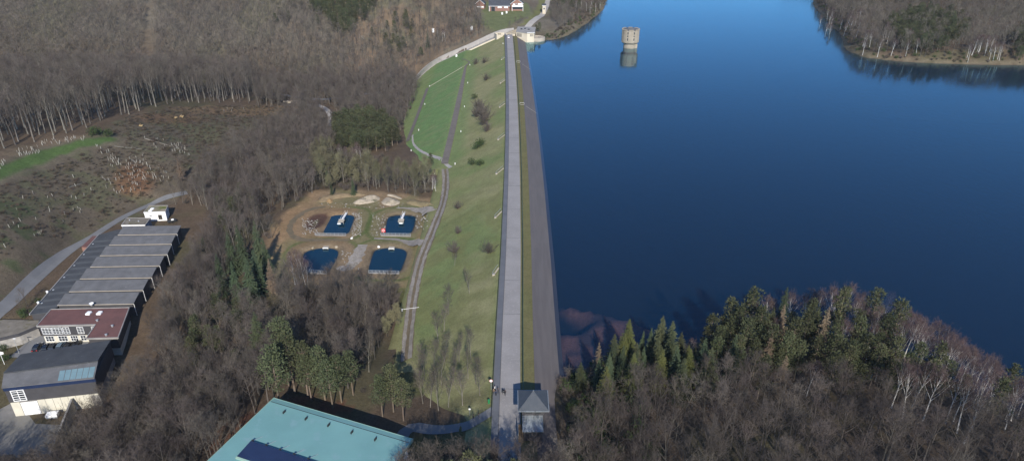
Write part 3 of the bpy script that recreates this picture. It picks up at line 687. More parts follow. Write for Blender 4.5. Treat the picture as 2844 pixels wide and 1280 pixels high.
def pine(seed, h=18, crown=.5, Rm=3.0, clumps=22, tufts=46, tsz=.55):
    random.seed(seed); T = MB(); C = MB()
    a, b = random.uniform(-.4, .4), random.uniform(-.4, .4)
    T.tube([(0, 0, -.4), (a*.5, b*.5, h*.5), (a, b, h*.9)], [h*.013, h*.010, h*.003], 6)
    for k in range(clumps):
        f = (k+random.random())/clumps; z = h*(1-crown)+h*crown*f*.96
        Rr = Rm*(math.sin(math.pi*min(1, .30+f*.70))**.7)*random.uniform(.25, 1.0); az = k*2.4+random.random()
        c = Vector((a+math.cos(az)*Rr, b+math.sin(az)*Rr, z)); cr = Rm*random.uniform(.3, .5)
        T.tube([(a*f, b*f, z-Rr*.35), c], [.08, .03], 3, False)
        for t in range(tufts):
            v = rv(1)
            while v.length > 1: v = rv(1)
            v.z *= .6; q = c+v*cr; dd = (v*.8+rv(.6)+Vector((0, 0, .5))).normalized()
            s1 = dd.cross(rv(1)).normalized(); s = tsz*random.uniform(.6, 1.2)
            C.add([q-s1*s*.36, q+s1*s*.36, q+dd*s], [(0, 1, 2)])
    return T, C
def birch(seed, h=15, limbs=13, tww=.02):
    return bare_tree(seed, h, .45, .42, limbs, 6, 7, .9, tww, 5, True, .10, .0125)
def bush(seed, h=2.4, stems=26, tw=22, tww=.022, r=1.0):
    random.seed(seed); T = MB(); C = MB()
    for k in range(stems):
        az = random.uniform(0, 6.283); el = random.uniform(.1, .95)
        d = Vector((math.cos(az)*math.sin(el)*r, math.sin(az)*math.sin(el)*r, math.cos(el))).normalized(); L = h*random.uniform(.6, 1.05)
        p0 = Vector((random.uniform(-.2, .2)*r, random.uniform(-.2, .2)*r, -.15)); p1 = p0+d*L*.55; p2 = p1+(d+rv(.3)+Vector((0, 0, .2))).normalized()*L*.5
        T.tube([p0, p1, p2], [.035, .022, .006], 3, False)
        for w in range(tw):
            g = random.uniform(.25, 1); q = p0.lerp(p1, g*2) if g < .5 else p1.lerp(p2, g*2-1)
            C.tri(q, d*.5+rv(.8)+Vector((0, 0, .25)), h*.28*random.uniform(.6, 1.2), tww)
    return T, C
def leafy(seed, h=3, r=2, n=500, s=.3):
    random.seed(seed); T = MB(); C = MB()
    for k in range(7):
        az = random.uniform(0, 6.283); T.tube([(0, 0, -.2), (math.cos(az)*r*.6, math.sin(az)*r*.6, h*.7)], [.06, .02], 3, False)
    cl = [(rv(1), random.uniform(.35, .6)) for _ in range(9)]
    for k in range(n):
        c, cr = random.choice(cl); v = rv(1); q = Vector((c.x*r*.6, c.y*r*.6, h*.5+c.z*h*.3))+Vector((v.x*r*cr, v.y*r*cr, v.z*h*.35))
        if q.z < .05: continue
        C.tri(q, rv(1)+Vector((0, 0, .3)), s*random.uniform(.6, 1.3), s*.35)
    return T, C
PROTO = {}
def proto(kind, variants, tm, cm):                    # keep mesh data for trunk, crown and the two joined
    PROTO[kind] = []
    for T, C in variants:
        tme = T.mesh('trunk'); tme.materials.append(M[tm]); cme = C.mesh('crown'); cme.materials.append(M[cm])
        j = join2(T, C).mesh(kind+'_mass'); j.materials.append(M[tm]); j.materials.append(M[cm])
        PROTO[kind].append((tme, cme, j))
proto('beech', [bare_tree(100+i, 20, .38, .62, 12, 7, 6, 1.25, .024) for i in range(6)], 'bark_grey', 'twig_purple')
proto('oak', [bare_tree(120+i, 17, .36, .70, 12, 7, 6, 1.15, .024) for i in range(5)], 'bark_grey', 'twig_brown')
proto('tallwood', [bare_tree(140+i, 23, .58, .50, 10, 6, 5, 1.2, .026) for i in range(4)], 'bark_pale', 'twig_brown')
proto('far', [bare_tree(160+i, 15, .40, .60, 9, 5, 5, 1.4, .05, 4, False) for i in range(6)], 'bark_grey', 'twig_far')
proto('birch', [birch(180+i, 15) for i in range(5)], 'bark_birch', 'twig_birch')
proto('alder', [bare_tree(200+i, 12, .25, .42, 10, 6, 6, .9, .02, 5, True, .08, .010) for i in range(4)], 'bark_pale', 'twig_brown')
proto('sallow', [bare_tree(205+i, 12, .2, .48, 12, 7, 7, .9, .026, 5, True, .08, .010) for i in range(3)], 'bark_pale', 'twig_olive')
proto('willow', [bare_tree(210+i, 11, .12, .62, 15, 9, 9, 1.0, .04, 5, True, .08, .012) for i in range(2)], 'bark_grey', 'twig_willow')
proto('spruce', [spruce(220+i, 20, 3.4) for i in range(3)], 'bark_dark', 'needle_spruce')
proto('douglas', [spruce(230+i, 20, 4.6, .10, 12, .10) for i in range(3)], 'bark_dark', 'needle_pine')
proto('yellow_spruce', [spruce(240+i, 18, 4.2, .05, 13, .22) for i in range(2)], 'bark_dark', 'needle_yellow')
proto('larch', [spruce(250+i, 19, 3.3, .10, 9, .18, .85) for i in range(2)], 'bark_dark', 'twig_larch')
proto('pine', [pine(260+i, 18, .72, 3.2, 34, 44, .55) for i in range(5)], 'bark_pine', 'needle_pine')
proto('tall_pine', [pine(270+i, 20, .6, 3.4, 38, 48, .55) for i in range(4)], 'bark_pine', 'needle_pine')
proto('shrub', [bush(280+i) for i in range(4)], 'bark_dark', 'twig_brown')
proto('bramble', [leafy(290+i, 1.1, 1.3, 120, .32) for i in range(4)], 'bark_dark', 'bramble')
proto('evergreen', [leafy(295+i, 2.6, 1.9, 420, .34) for i in range(3)], 'bark_dark', 'leaf_ever')
HT = dict(beech=20, oak=17, tallwood=23, far=15, birch=15, alder=12, sallow=12, willow=11, spruce=20, douglas=20, yellow_spruce=18, larch=19, pine=18, tall_pine=20, shrub=2.4, bramble=1.1, evergreen=2.6)
random.seed(11)
placed = []
def plant(kind, name, x, y, h, label, cat, group, rz=None, var=None, wf=1.0):
    s = h/HT[kind]; t = thing(name, label, cat, (x, y, gz(x, y)-.05), random.uniform(0, 6.283) if rz is None else rz, group)
    t.scale = (s*wf, s*wf, s)
    pr = PROTO[kind]; tm, cm, _ = pr[random.randrange(len(pr)) if var is None else var % len(pr)]
    obj('trunk', tm, None, t); obj('crown', cm, None, t); placed.append((x, y)); return t
def mass(name, label, cat, items):                    # far-off wood that reads as one mass: items = (kind, x, y, h)
    kinds = sorted({k for k, *_ in items}); flat = []; off = {}
    c = bpy.data.collections.new(name+'_members')
    n = 0
    for k in kinds:
        off[k] = n
        for vi, (_, _, j) in enumerate(PROTO[k]):
            o = bpy.data.objects.new('%03d_member' % n, j); c.objects.link(o); n += 1
    V = []; ix = []; rt = []; sc_ = []
    for k, x, y, h in items:
        V.append((x, y, gz(x, y)-.05)); ix.append(off[k]+random.randrange(len(PROTO[k]))); rt.append((random.uniform(-.06, .06), random.uniform(-.06, .06), random.uniform(0, 6.283))); s = h/HT[k]; wq = 1.4 if k == 'pine' else 1.0; sc_.append((s*wq*random.uniform(.85, 1.15),)*2+(s,))
    me_ = bpy.data.meshes.new(name); me_.from_pydata(V, [], [])
    a = me_.attributes.new('pick', 'INT', 'POINT'); a.data.foreach_set('value', np.array(ix, np.int32))
    a = me_.attributes.new('turn', 'FLOAT_VECTOR', 'POINT'); a.data.foreach_set('vector', np.array(rt, np.float32).ravel())
    a = me_.attributes.new('size', 'FLOAT_VECTOR', 'POINT'); a.data.foreach_set('vector', np.array(sc_, np.float32).ravel())
    o = bpy.data.objects.new(name, me_); col.objects.link(o); tag(o, label, cat, None, 'stuff')
    g = bpy.data.node_groups.new(name, 'GeometryNodeTree'); g.interface.new_socket('Geometry', in_out='INPUT', socket_type='NodeSocketGeometry'); g.interface.new_socket('Geometry', in_out='OUTPUT', socket_type='NodeSocketGeometry')
    gi = g.nodes.new('NodeGroupInput'); go = g.nodes.new('NodeGroupOutput'); ip = g.nodes.new('GeometryNodeInstanceOnPoints'); ci = g.nodes.new('GeometryNodeCollectionInfo')
    ci.inputs[0].default_value = c; ci.inputs['Separate Children'].default_value = True; ci.inputs['Reset Children'].default_value = True
    def na(nm, dt): q = g.nodes.new('GeometryNodeInputNamedAttribute'); q.data_type = dt; q.inputs[0].default_value = nm; return q.outputs[0]
    g.links.new(gi.outputs[0], ip.inputs['Points']); g.links.new(ci.outputs[0], ip.inputs['Instance']); ip.inputs['Pick Instance'].default_value = True
    g.links.new(na('pick', 'INT'), ip.inputs['Instance Index']); g.links.new(na('turn', 'FLOAT_VECTOR'), ip.inputs['Rotation']); g.links.new(na('size', 'FLOAT_VECTOR'), ip.inputs['Scale'])
    g.links.new(ip.outputs[0], go.inputs[0])
    md = o.modifiers.new('wood', 'NODES'); md.node_group = g
    return o
def scatter(x0, x1, y0, y1, step, jit=.8):
    xs = np.arange(x0, x1, step); ys = np.arange(y0, y1, step); X, Y = np.meshgrid(xs, ys); X = X.ravel(); Y = Y.ravel()
    X = X+rng.uniform(-.5, .5, X.shape)*step*jit; Y = Y+rng.uniform(-.5, .5, Y.shape)*step*jit
    return X, Y
ROADS = []

# ------------------------------------------------------------------ woods
VALVE = (4.6, 120.5); TEAL_O = (-57.4, 129.8)
TEX = (math.cos(R(-21.3)), math.sin(R(-21.3))); TEY = (-math.sin(R(-21.3)), math.cos(R(-21.3)))
TEALP = [(-57.4, 129.8), (-22.2, 116.1), (-38, 76), (-73, 90)]
BUILT = [(-172, 184), (-156, 143), (-112, 136), (-112, 172), (-120, 190), (-125, 255), (-141, 282), (-168, 284), (-172, 250)]
road_lines = [[(-178, 160), (-180, 235), (-165, 268), (-160, 300)], [tuple(q[:2]) for q in track], [tuple(q[:2]) for q in gtrack], [tuple(q[:2]) for q in CHS],
              [hit(u, v)[:2] for u, v in [(770, 262), (850, 276), (960, 270), (1060, 258)]], [hit(u, v)[:2] for u, v in [(880, 292), (918, 318), (915, 352)]],
              [hit(u, v)[:2] for u, v in [(1030, 1300), (1140, 1180), (1270, 1190), (1372, 1140)]], [(0, 585), (8, 596)]+[tuple(hit(u, v)[:2]) for u, v in [(1470, 70), (1512, 32), (1524, -10)]],
              [hit(u, v)[:2] for u, v in [(0, 868), (130, 745), (262, 655), (380, 585), (520, 535)]]]
def free(X, Y):
    ok = np.ones(X.shape, bool)
    for l in road_lines: ok &= segdist(X, Y, l) > 5.5
    ok &= sdist(X, Y, LAKE) > 1.2
    ok &= sdist(X, Y, TEALP) > 3.5; ok &= sdist(X, Y, BUILT) > 2; ok &= sdist(X, Y, PAREA) > 0.5
    ok &= np.hypot(X-VALVE[0], Y-VALVE[1]) > 9
    dd = dam_left(Y)-X
    ok &= ~((Y > 105) & (Y < 590) & (dd > -15.5) & (dd < 34)); ok &= ~((Y > 300) & (Y < 584) & (dd > -18) & (dd < 66))
    ok &= ~((Y > 100) & (Y <= 112) & (X > -9) & (X < 3.5))
    ok &= sdist(X, Y, HLAWN) > 2
    return ok
BARE = []                                             # every bare broadleaf: kind, x, y, height, wood
def wood(poly, step, kinds, hs, name, world=None, bounds=None, dens=1.0, sink=None):
    X, Y = scatter(*(bounds or (-520, 520, 40, 900)), step); Z = ground(X, Y); U, V = proj(X, Y, Z)
    ok = free(X, Y) & (U > -330) & (U < 3180) & (V < 1560) & (V > -170)
    if poly is not None: ok &= inpoly(U, V, poly)
    if world is not None: ok &= world(X, Y)
    ok &= rng.random(X.shape) < dens
    for x, y in zip(X[ok], Y[ok]):
        (sink if sink is not None else BARE).append((random.choice(kinds), float(x), float(y), random.uniform(*hs), name))
FARP = [(-330, -170), (1420, -170), (1420, 20), (1345, 60), (1345, 92), (1240, 140), (1165, 205), (1000, 235), (711, 232), (-330, 235)]
PINEPATCH = [(873, -20), (1030, -20), (1045, 40), (1000, 75), (965, 112), (930, 100), (900, 60), (868, 45)]
STRIPS = [(402, -200), (436, -200), (430, 60), (420, 200), (392, 200), (404, 60)]
def notpine(X, Y):
    U, V = proj(X, Y, ground(X, Y)); thin = inpoly(U, V, [(980, 240), (1000, 40), (1150, -60), (1345, 0), (1345, 100), (1240, 140), (1165, 210)]); return (Y > 545) & ~inpoly(U, V, PINEPATCH) & ~inpoly(U, V, STRIPS) & ~(thin & (rng.random(X.shape) < .3))
wood(FARP, 4.7, ['far'], (9.5, 16), 'far slope', notpine, (-560, 20, 545, 960))
RIDGE = [(-330, 470), (0, 418), (120, 392), (250, 358), (335, 330), (450, 294), (600, 286), (711, 288), (711, 225), (-330, 225)]
wood(RIDGE, 5.6, ['tallwood', 'tallwood', 'oak'], (17, 24), 'ridge', None, (-480, -120, 280, 620))
VALLEY = [(711, 235), (1150, 222), (1172, 250), (1150, 300), (1125, 380), (1128, 420), (1180, 470), (1212, 535), (1120, 552), (990, 528), (880, 535), (800, 575), (770, 650), (690, 600), (560, 570), (470, 590), (560, 500), (650, 430), (780, 350), (830, 300), (711, 300)]
wood(VALLEY, 4.4, ['oak', 'oak', 'alder'], (10, 15.5), 'valley', None, (-260, -30, 270, 640))
MIDW = [(462, 640), (560, 560), (700, 580), (765, 670), (740, 800), (1000, 822), (1120, 835), (1110, 960), (1030, 1100), (900, 1085), (760, 1090), (700, 1110), (420, 1420), (120, 1420), (250, 1200), (345, 1060), (352, 1000), (380, 900), (425, 800), (470, 690)]
EDGE = [(470, 560), (620, 560), (620, 760), (560, 900), (470, 1000), (380, 1080), (330, 1060), (380, 900), (430, 790), (480, 680)]
wood(EDGE, 4.0, ['oak', 'alder', 'beech'], (8, 13), 'middle', None, (-190, -20, 90, 330))
wood(MIDW, 4.3, ['beech', 'oak', 'oak', 'alder'], (10, 16), 'middle', None, (-190, -20, 90, 330))
wood(None, 4.6, ['beech', 'beech', 'oak'], (12, 18), 'lower left', lambda X, Y: (Y < 146) & (X < -62) & (X > -200) & ~((X < -112) & (Y > 120)), (-200, -50, 70, 150))
wood(None, 4.7, ['beech', 'beech', 'beech', 'oak'], (11.5, 16.5), 'right hill', lambda X, Y: (X > 12) & (Y < 200) & (sdist(X, Y, LAKE) > 5), (0, 330, 52, 200))
wood(None, 3.1, ['beech', 'oak'], (14, 18), 'foreground', lambda X, Y: (X > -22) & (X <= 12) & (Y < 100) & (Y > 72), (-40, 14, 68, 104))
PEN = [(2230, -170), (2268, 0), (2300, 50), (2345, 90), (2360, 130), (2420, 150), (2520, 160), (3200, 165), (3200, -170)]
wood(PEN, 5.2, ['far'], (10, 15), 'peninsula', None, (230, 640, 470, 900))
HEADL = [(1530, -100), (1700, -100), (1690, -20), (1660, 25), (1610, 60), (1560, 85), (1530, 60)]
wood(HEADL, 4.6, ['far', 'oak'], (6, 11), 'headland', None, (10, 140, 580, 900))
wood([(1345, 95), (1290, 130), (1230, 150), (1235, 60), (1340, 30), (1400, 60), (1440, 62), (1470, 55), (1440, 76), (1395, 82)], 3.6, ['oak'], (3, 6), 'bank', None, (-90, 20, 590, 680))

# ---- conifers and birches, one by one (sight line to the top of each)
CON = []
def top(kind, u, v, h):
    q = hit(u, v, h); return kind, float(q[0]), float(q[1]), h
for k, u, v, h in [('spruce', 704, 612, 20), ('spruce', 655, 622, 19), ('spruce', 678, 708, 20), ('spruce', 598, 702, 17), ('spruce', 628, 640, 18), ('spruce', 728, 660, 15), ('spruce', 640, 725, 16), ('spruce', 560, 655, 13), ('spruce', 700, 690, 17),
                   ('larch', 744, 718, 14), ('larch', 490, 432, 13), ('larch', 748, 430, 13),
                   ('douglas', 704, 866, 20), ('tall_pine', 768, 880, 22), ('tall_pine', 790, 925, 19), ('tall_pine', 745, 960, 20), ('tall_pine', 830, 950, 17), ('spruce', 905, 470, 9), ('spruce', 977, 492, 9), ('spruce', 918, 505, 7), ('pine', 1195, 425, 8),
                   ('tall_pine', 880, 960, 17), ('tall_pine', 930, 985, 15), ('tall_pine', 905, 1000, 15), ('tall_pine', 965, 975, 14), ('tall_pine', 1080, 1010, 15), ('tall_pine', 1110, 1050, 13), ('tall_pine', 1050, 1040, 13), ('tall_pine', 845, 990, 14),
                   ('pine', 690, 520, 11), ('pine', 640, 545, 12), ('pine', 700, 545, 10), ('pine', 1072, 90, 14), ('pine', 1124, 38, 16), ('spruce', 1186, 88, 14), ('spruce', 1089, 155, 9), ('pine', 1140, 75, 13), ('pine', 1105, 100, 12), ('pine', 1168, 130, 9),
                   ('pine', 1497, 62, 9), ('pine', 1490, 68, 7)]:
    CON.append(top(k, u, v, h)+('left',))
for u, v in [(930, 310), (955, 300), (975, 318), (990, 290), (1005, 305), (1025, 290), (1040, 312), (1055, 325), (1065, 300), (1085, 345), (1100, 355), (1010, 335), (975, 340), (945, 340), (1060, 350), (1035, 340), (1000, 360), (1080, 330)]:
    CON.append(top('pine', u, v, random.uniform(10, 13))+('valley',))
X, Y = scatter(-130, -60, 360, 470, 4.4); U, V = proj(X, Y, ground(X, Y)+9)
for x, y in zip(*[a[inpoly(U, V, [(922, 318), (960, 300), (1060, 300), (1118, 350), (1120, 385), (930, 380)]) & free(X, Y)] for a in (X, Y)]): CON.append(('pine', float(x), float(y), random.uniform(8, 11), 'valley'))
X, Y = scatter(-330, 40, 560, 760, 6.0); U, V = proj(X, Y, ground(X, Y))
for x, y in zip(*[a[inpoly(U, V, PINEPATCH) & free(X, Y)] for a in (X, Y)]): CON.append(('pine', float(x), float(y), random.uniform(11, 16), 'far'))
for k in range(44):
    u, v = random.choice([(random.uniform(560, 700), random.uniform(500, 620)), (random.uniform(1030, 1230), random.uniform(20, 120)), (random.uniform(760, 900), random.uniform(-20, 60)), (random.uniform(520, 700), random.uniform(820, 980))])
    q = hit(u, v, 11.0)
    if free(np.array([q[0]]), np.array([q[1]]))[0]: CON.append(('pine', float(q[0]), float(q[1]), random.uniform(9, 12.5), 'left'))
for u, v in [(1540, -8), (1552, -14), (1565, -4), (1575, -15), (1588, 0), (1597, -12), (1608, -4)]: CON.append(top('pine', u, v, random.uniform(9, 12))+('head',))
PP = [(2470, 60), (2560, 40), (2640, 50), (2690, 90), (2660, 140), (2590, 155), (2500, 140), (2460, 100)]
X, Y = scatter(230, 540, 470, 700, 4.8); U, V = proj(X, Y, ground(X, Y))
pm = (inpoly(U, V, PP) | ((U > 2805) & (V > 100) & (U < 2880)) | inpoly(U, V, [(2480, 0), (2620, -20), (2620, 10), (2500, 14)])) & free(X, Y) & (rng.random(X.shape) < .75)
for x, y in zip(X[pm], Y[pm]): CON.append(('pine', float(x), float(y), random.uniform(9, 13), 'pen'))
for k, u, v, h in [('douglas', 1614, 1004, 9), ('larch', 1665, 950, 12), ('douglas', 1708, 926, 12), ('yellow_spruce', 1749, 884, 15), ('yellow_spruce', 1736, 925, 11), ('douglas', 1770, 950, 11), ('spruce', 1811, 908, 12), ('douglas', 1843, 876, 16), ('douglas', 1870, 890, 15), ('douglas', 1830, 935, 12), ('douglas', 1895, 920, 11), ('spruce', 1790, 960, 10),
                   ('pine', 1985, 872, 14), ('pine', 2035, 828, 17), ('pine', 2060, 850, 16), ('pine', 2099, 798, 19), ('pine', 2080, 880, 15), ('pine', 2125, 850, 16), ('pine', 2010, 905, 13), ('spruce', 2188, 795, 17), ('pine', 2150, 900, 15), ('pine', 2213, 880, 15), ('pine', 2195, 920, 14), ('larch', 2304, 852, 16), ('larch', 2145, 925, 13), ('larch', 2180, 845, 14), ('pine', 2250, 860, 15), ('pine', 2330, 880, 14),
                   ('pine', 2352, 795, 17), ('pine', 2446, 800, 17), ('pine', 2510, 830, 17), ('pine', 2480, 870, 15), ('pine', 2400, 880, 14), ('pine', 2420, 925, 14), ('pine', 2450, 955, 13), ('pine', 2500, 930, 14), ('pine', 2533, 985, 13), ('pine', 2560, 950, 13), ('pine', 2380, 945, 12), ('pine', 2600, 1000, 12), ('pine', 2647, 1000, 12), ('pine', 2821, 1011, 13), ('pine', 2800, 1050, 12), ('pine', 2690, 1040, 10), ('pine', 2280, 930, 12), ('pine', 2060, 930, 12), ('pine', 2230, 945, 12), ('pine', 2110, 950, 11), ('pine', 2490, 1000, 11), ('pine', 2265, 830, 15), ('pine', 2000, 935, 11), ('pine', 2035, 880, 13), ('pine', 2175, 960, 10), ('pine', 2340, 930, 11)]:
    CON.append(top(k, u, v, h)+('lake',))
SIL = np.array([(1560, 1015), (1614, 1004), (1665, 951), (1749, 890), (1811, 908), (1843, 882), (1895, 925), (1925, 962), (1960, 905), (2000, 865), (2040, 830), (2099, 805), (2190, 800), (2300, 810), (2364, 798), (2446, 810), (2510, 840), (2600, 898), (2680, 952), (2750, 996), (2800, 1024), (2900, 1060)])
XB = []
X, Y = scatter(22, 300, 90, 200, 4.2)
for x, y in zip(X, Y):
    dl = float(sdist(x, y, LAKE))
    if dl < 2 or dl > 48 or not free(np.array([x]), np.array([y]))[0] or min(math.hypot(c[1]-x, c[2]-y) for c in CON) < 3.0: continue
    h = random.uniform(9, 15); z = gz(x, y)
    for _ in range(20):
        u, v = proj(x, y, z+h)
        if v > np.interp(u, SIL[:, 0], SIL[:, 1])+6: break
        h -= .7
    u, v = proj(x, y, z+h)
    if h < 4 or v > np.interp(u, [1500, 1700, 2000, 2300, 2900], [1100, 1010, 985, 1000, 1130]) or u > 2900: continue
    k = random.choice(['pine', 'pine', 'pine', 'douglas', 'larch', 'spruce'] if u > 1950 else ['douglas', 'spruce', 'spruce', 'yellow_spruce'])
    if (u > 2470 and random.random() < .7) or (u > 1950 and random.random() < .4): XB.append(('birch', float(x), float(y), h, 'lakebirch'))
    else: CON.append((k, float(x), float(y), h, 'lake'))
for x, y, h in [(-22, 88, 16), (-17, 93, 16), (-12, 91, 18), (-8, 94, 17), (-3, 92, 18), (1, 94, 16), (-14, 86, 18), (-5, 86, 18), (5, 88, 16), (-10, 88, 18), (0, 88, 18)]: CON.append(('tall_pine', x, y, h, 'road'))
BIR = list(XB)
for u, v, h in [(2040, 862, 13), (2142, 818, 14), (2160, 835, 12), (1925, 945, 8), (2210, 818, 13), (2150, 830, 12), (2270, 805, 14), (2290, 815, 13), (2330, 800, 14), (2364, 788, 15), (2390, 815, 13), (2330, 822, 12), (2410, 860, 12), (2440, 868, 11), (2460, 855, 12), (2475, 815, 13), (2465, 830, 12), (2395, 835, 12), (2425, 830, 13), (2520, 860, 13), (2535, 870, 12), (2600, 885, 13), (2590, 905, 12), (2625, 900, 13), (2650, 915, 13), (2645, 930, 12), (2680, 945, 13), (2692, 955, 12), (2705, 962, 12), (2730, 975, 12), (2740, 985, 11), (2755, 990, 12), (2765, 1000, 11), (2335, 955, 9), (2380, 965, 9), (2455, 975, 9), (2570, 1015, 9), (2600, 1020, 9), (2610, 1040, 8), (2235, 905, 9), (2830, 1100, 9), (2555, 875, 12), (2575, 890, 12), (2665, 935, 12), (2715, 970, 11), (2250, 815, 12), (2310, 805, 12), (2345, 805, 13), (2500, 850, 12)]:
    BIR.append(top('birch', u, v, h)+('lakebirch',))
for k in range(46):
    u = random.choice([random.uniform(2275, 2400), random.uniform(2350, 2500), random.uniform(2690, 2820), random.uniform(2280, 2560)])
    v = {0: 1}.get(0) and (random.uniform(20, 70) if u < 2400 else random.uniform(60, 115))
    BIR.append(top('birch', u, v if u < 2690 else random.uniform(95, 130), random.uniform(11, 14))+('penbirch',))
for u, v in [(1600, 0), (1615, -6), (1630, 2), (1645, -5), (1655, 3), (1668, -2), (1640, 10)]: BIR.append(top('birch', u, v, 11)+('headbirch',))
for u, v, h in [(1203, 472, 9), (1198, 480, 8), (1208, 485, 8), (990, 400, 11), (1000, 405, 10), (960, 408, 10), (1012, 410, 9), (985, 395, 11), (940, 400, 9), (805, 700, 13), (835, 705, 13), (815, 715, 12), (845, 718, 11), (1215, 75, 11), (1228, 80, 11), (1235, 82, 10), (820, 690, 12)]:
    BIR.append(top('birch', u, v, h)+('leftbirch',))
WIL = [top('willow', 945, 425, 13)+('w',), top('willow', 960, 455, 9)+('w',), top('willow', 930, 470, 8)+('w',), top('willow', 990, 470, 8)+('w',), top('willow', 910, 485, 7)+('w',), top('willow', 975, 440, 11)+('w',), top('willow', 925, 445, 10)+('w',), top('willow', 1100, 845, 8)+('w2',), top('willow', 1070, 880, 7)+('w2',), top('willow', 1080, 860, 7)+('w2',), top('willow', 560, 195, 14)+('w3',)]
occ = np.array([(c[1], c[2]) for c in CON+BIR+WIL])
CLR = [[(585, 690), (605, 690), (640, 612), (720, 602), (765, 700), (765, 790), (595, 790)], [(915, 305), (1000, 280), (1080, 295), (1130, 350), (1130, 420), (915, 405)], [(880, 440), (1005, 430), (1010, 545), (885, 540)], [(1030, 1010), (1130, 1010), (1150, 1130), (1040, 1130)]]
LN = np.array([(1500, 1120), (1560, 1085), (1640, 1035), (1700, 1005), (1780, 985), (2000, 968), (2200, 975), (2330, 990), (2500, 1025), (2650, 1040), (2750, 1062), (2900, 1120)])
def clear(b):
    u, v = proj(b[1], b[2], gz(b[1], b[2])+b[3])
    if b[4] == 'right hill': return v > np.interp(u, LN[:, 0], LN[:, 1])+random.uniform(-8, 14)
    return b[4] in ('far slope', 'ridge', 'peninsula', 'headland', 'foreground') or not any(inpoly(u, v, c) for c in CLR)
OLV = [(880, 430), (1200, 430), (1215, 540), (1120, 556), (870, 540)]
def olive(b):
    u, v = proj(b[1], b[2], gz(b[1], b[2]))
    if b[4] == 'valley' and inpoly(u, v, OLV) and random.random() < .8: return ('sallow',)+b[1:]
    return b
BARE = [olive(b) for b in BARE]
def penthin(b):
    if b[4] != 'peninsula': return True
    u, v = proj(b[1], b[2], gz(b[1], b[2])); return not inpoly(u, v, PP) or random.random() < .35
BARE = [b for b in BARE if clear(b) and penthin(b)]
BARE = [b for b in BARE if b[0] == 'far' or b[4] == 'foreground' or np.min(np.hypot(occ[:, 0]-b[1], occ[:, 1]-b[2])) > 2.6]
def pxh(b):
    x, y, h = b[1], b[2], b[3]; z = gz(x, y); u, v0 = proj(x, y, z); u2, v1 = proj(x, y, z+h)
    return float(v0-v1) if (-20 < u < 2864 and v1 < 1275 and v0 > -5) else -1
sized = sorted(BARE, key=pxh, reverse=True)
IND, REST = sized[:300], sized[300:]
LB = {'right hill': ('bare brown broadleaf tree in the dense wood on the hill beside the gatehouse', 'bare trees on the hill by the gatehouse'),
      'foreground': ('bare low broadleaf tree at the road end in front of the gatehouse', 'bare trees in front of the gatehouse'),
      'middle': ('bare brown broadleaf tree in the wood between the factory and the four ponds', 'bare trees between factory and ponds'),
      'lower left': ('bare broadleaf tree in the wood between the concrete yard and the teal-roofed hall', 'bare trees between yard and teal hall'),
      'ridge': ('tall pale-stemmed bare tree at the edge of the wood above the clear-cut', 'tall bare trees above the clear-cut'),
      'valley': ('bare broadleaf tree in the valley wood behind the four ponds', 'bare trees behind the ponds'),
      'far slope': ('bare broadleaf tree on the far wooded slope', 'bare trees on the far slope')}
for k, x, y, h, w in IND:
    lb, g = LB.get(w, LB['middle']); dg_ = math.hypot(x-VALVE[0], y-VALVE[1])
    look = {'beech': 'bare grey spreading tree', 'oak': 'bare brown round-crowned tree', 'alder': 'slim bare many-stemmed tree', 'sallow': 'olive-twigged bare tree', 'tallwood': 'tall pale-stemmed bare tree'}.get(k, 'bare tree')
    if w == 'right hill': lb = look+(' close behind the gatehouse' if dg_ < 34 else ' just uphill of the lakeside pines' if float(sdist(x, y, LAKE)) < 42 else ' in the middle of the hill wood above the lake')
    elif w == 'foreground': lb = look+' at the road end in front of the gatehouse'
    elif w == 'middle': lb = look+(' just below the four ponds' if y > 175 and x > -85 else ' beside the long factory' if x < -100 else ' in the wood behind the teal-roofed hall')
    elif w == 'lower left': lb = look+(' at the edge of the concrete yard' if x < -100 else ' along the side of the teal-roofed hall')
    else: lb = look+lb[lb.find(' tree ')+5:]
    plant(k, 'bare_tree', x, y, h, lb, 'tree', lb.split(' tree ')[1]+' '+k)
for w, nm, lb in (('far slope', 'far_wood', 'brown leafless wood covering the far hillside'), ('ridge', 'ridge_wood', 'dense tall leafless wood behind the clear-cut ridge'), ('valley', 'valley_wood', 'leafless brown wood filling the valley below the dam'),
                  ('middle', 'factory_wood', 'rest of the leafless wood between factory and ponds'), ('lower left', 'yard_wood', 'rest of the leafless wood beside the concrete yard'), ('right hill', 'hill_wood', 'rest of the leafless wood on the gatehouse hill'),
                  ('peninsula', 'peninsula_wood', 'leafless wood on the peninsula across the lake'), ('headland', 'headland_wood', 'leafless scrub wood on the headland behind the dam'), ('bank', 'bank_scrub', 'brown leafless scrub on the bank below the lawn'), ('foreground', 'roadside_wood', 'rest of the low leafless trees at the road end')):
    it = [(b[0], b[1], b[2], b[3]) for b in REST if b[4] == w]
    if it: mass(nm, lb, 'wood', it)
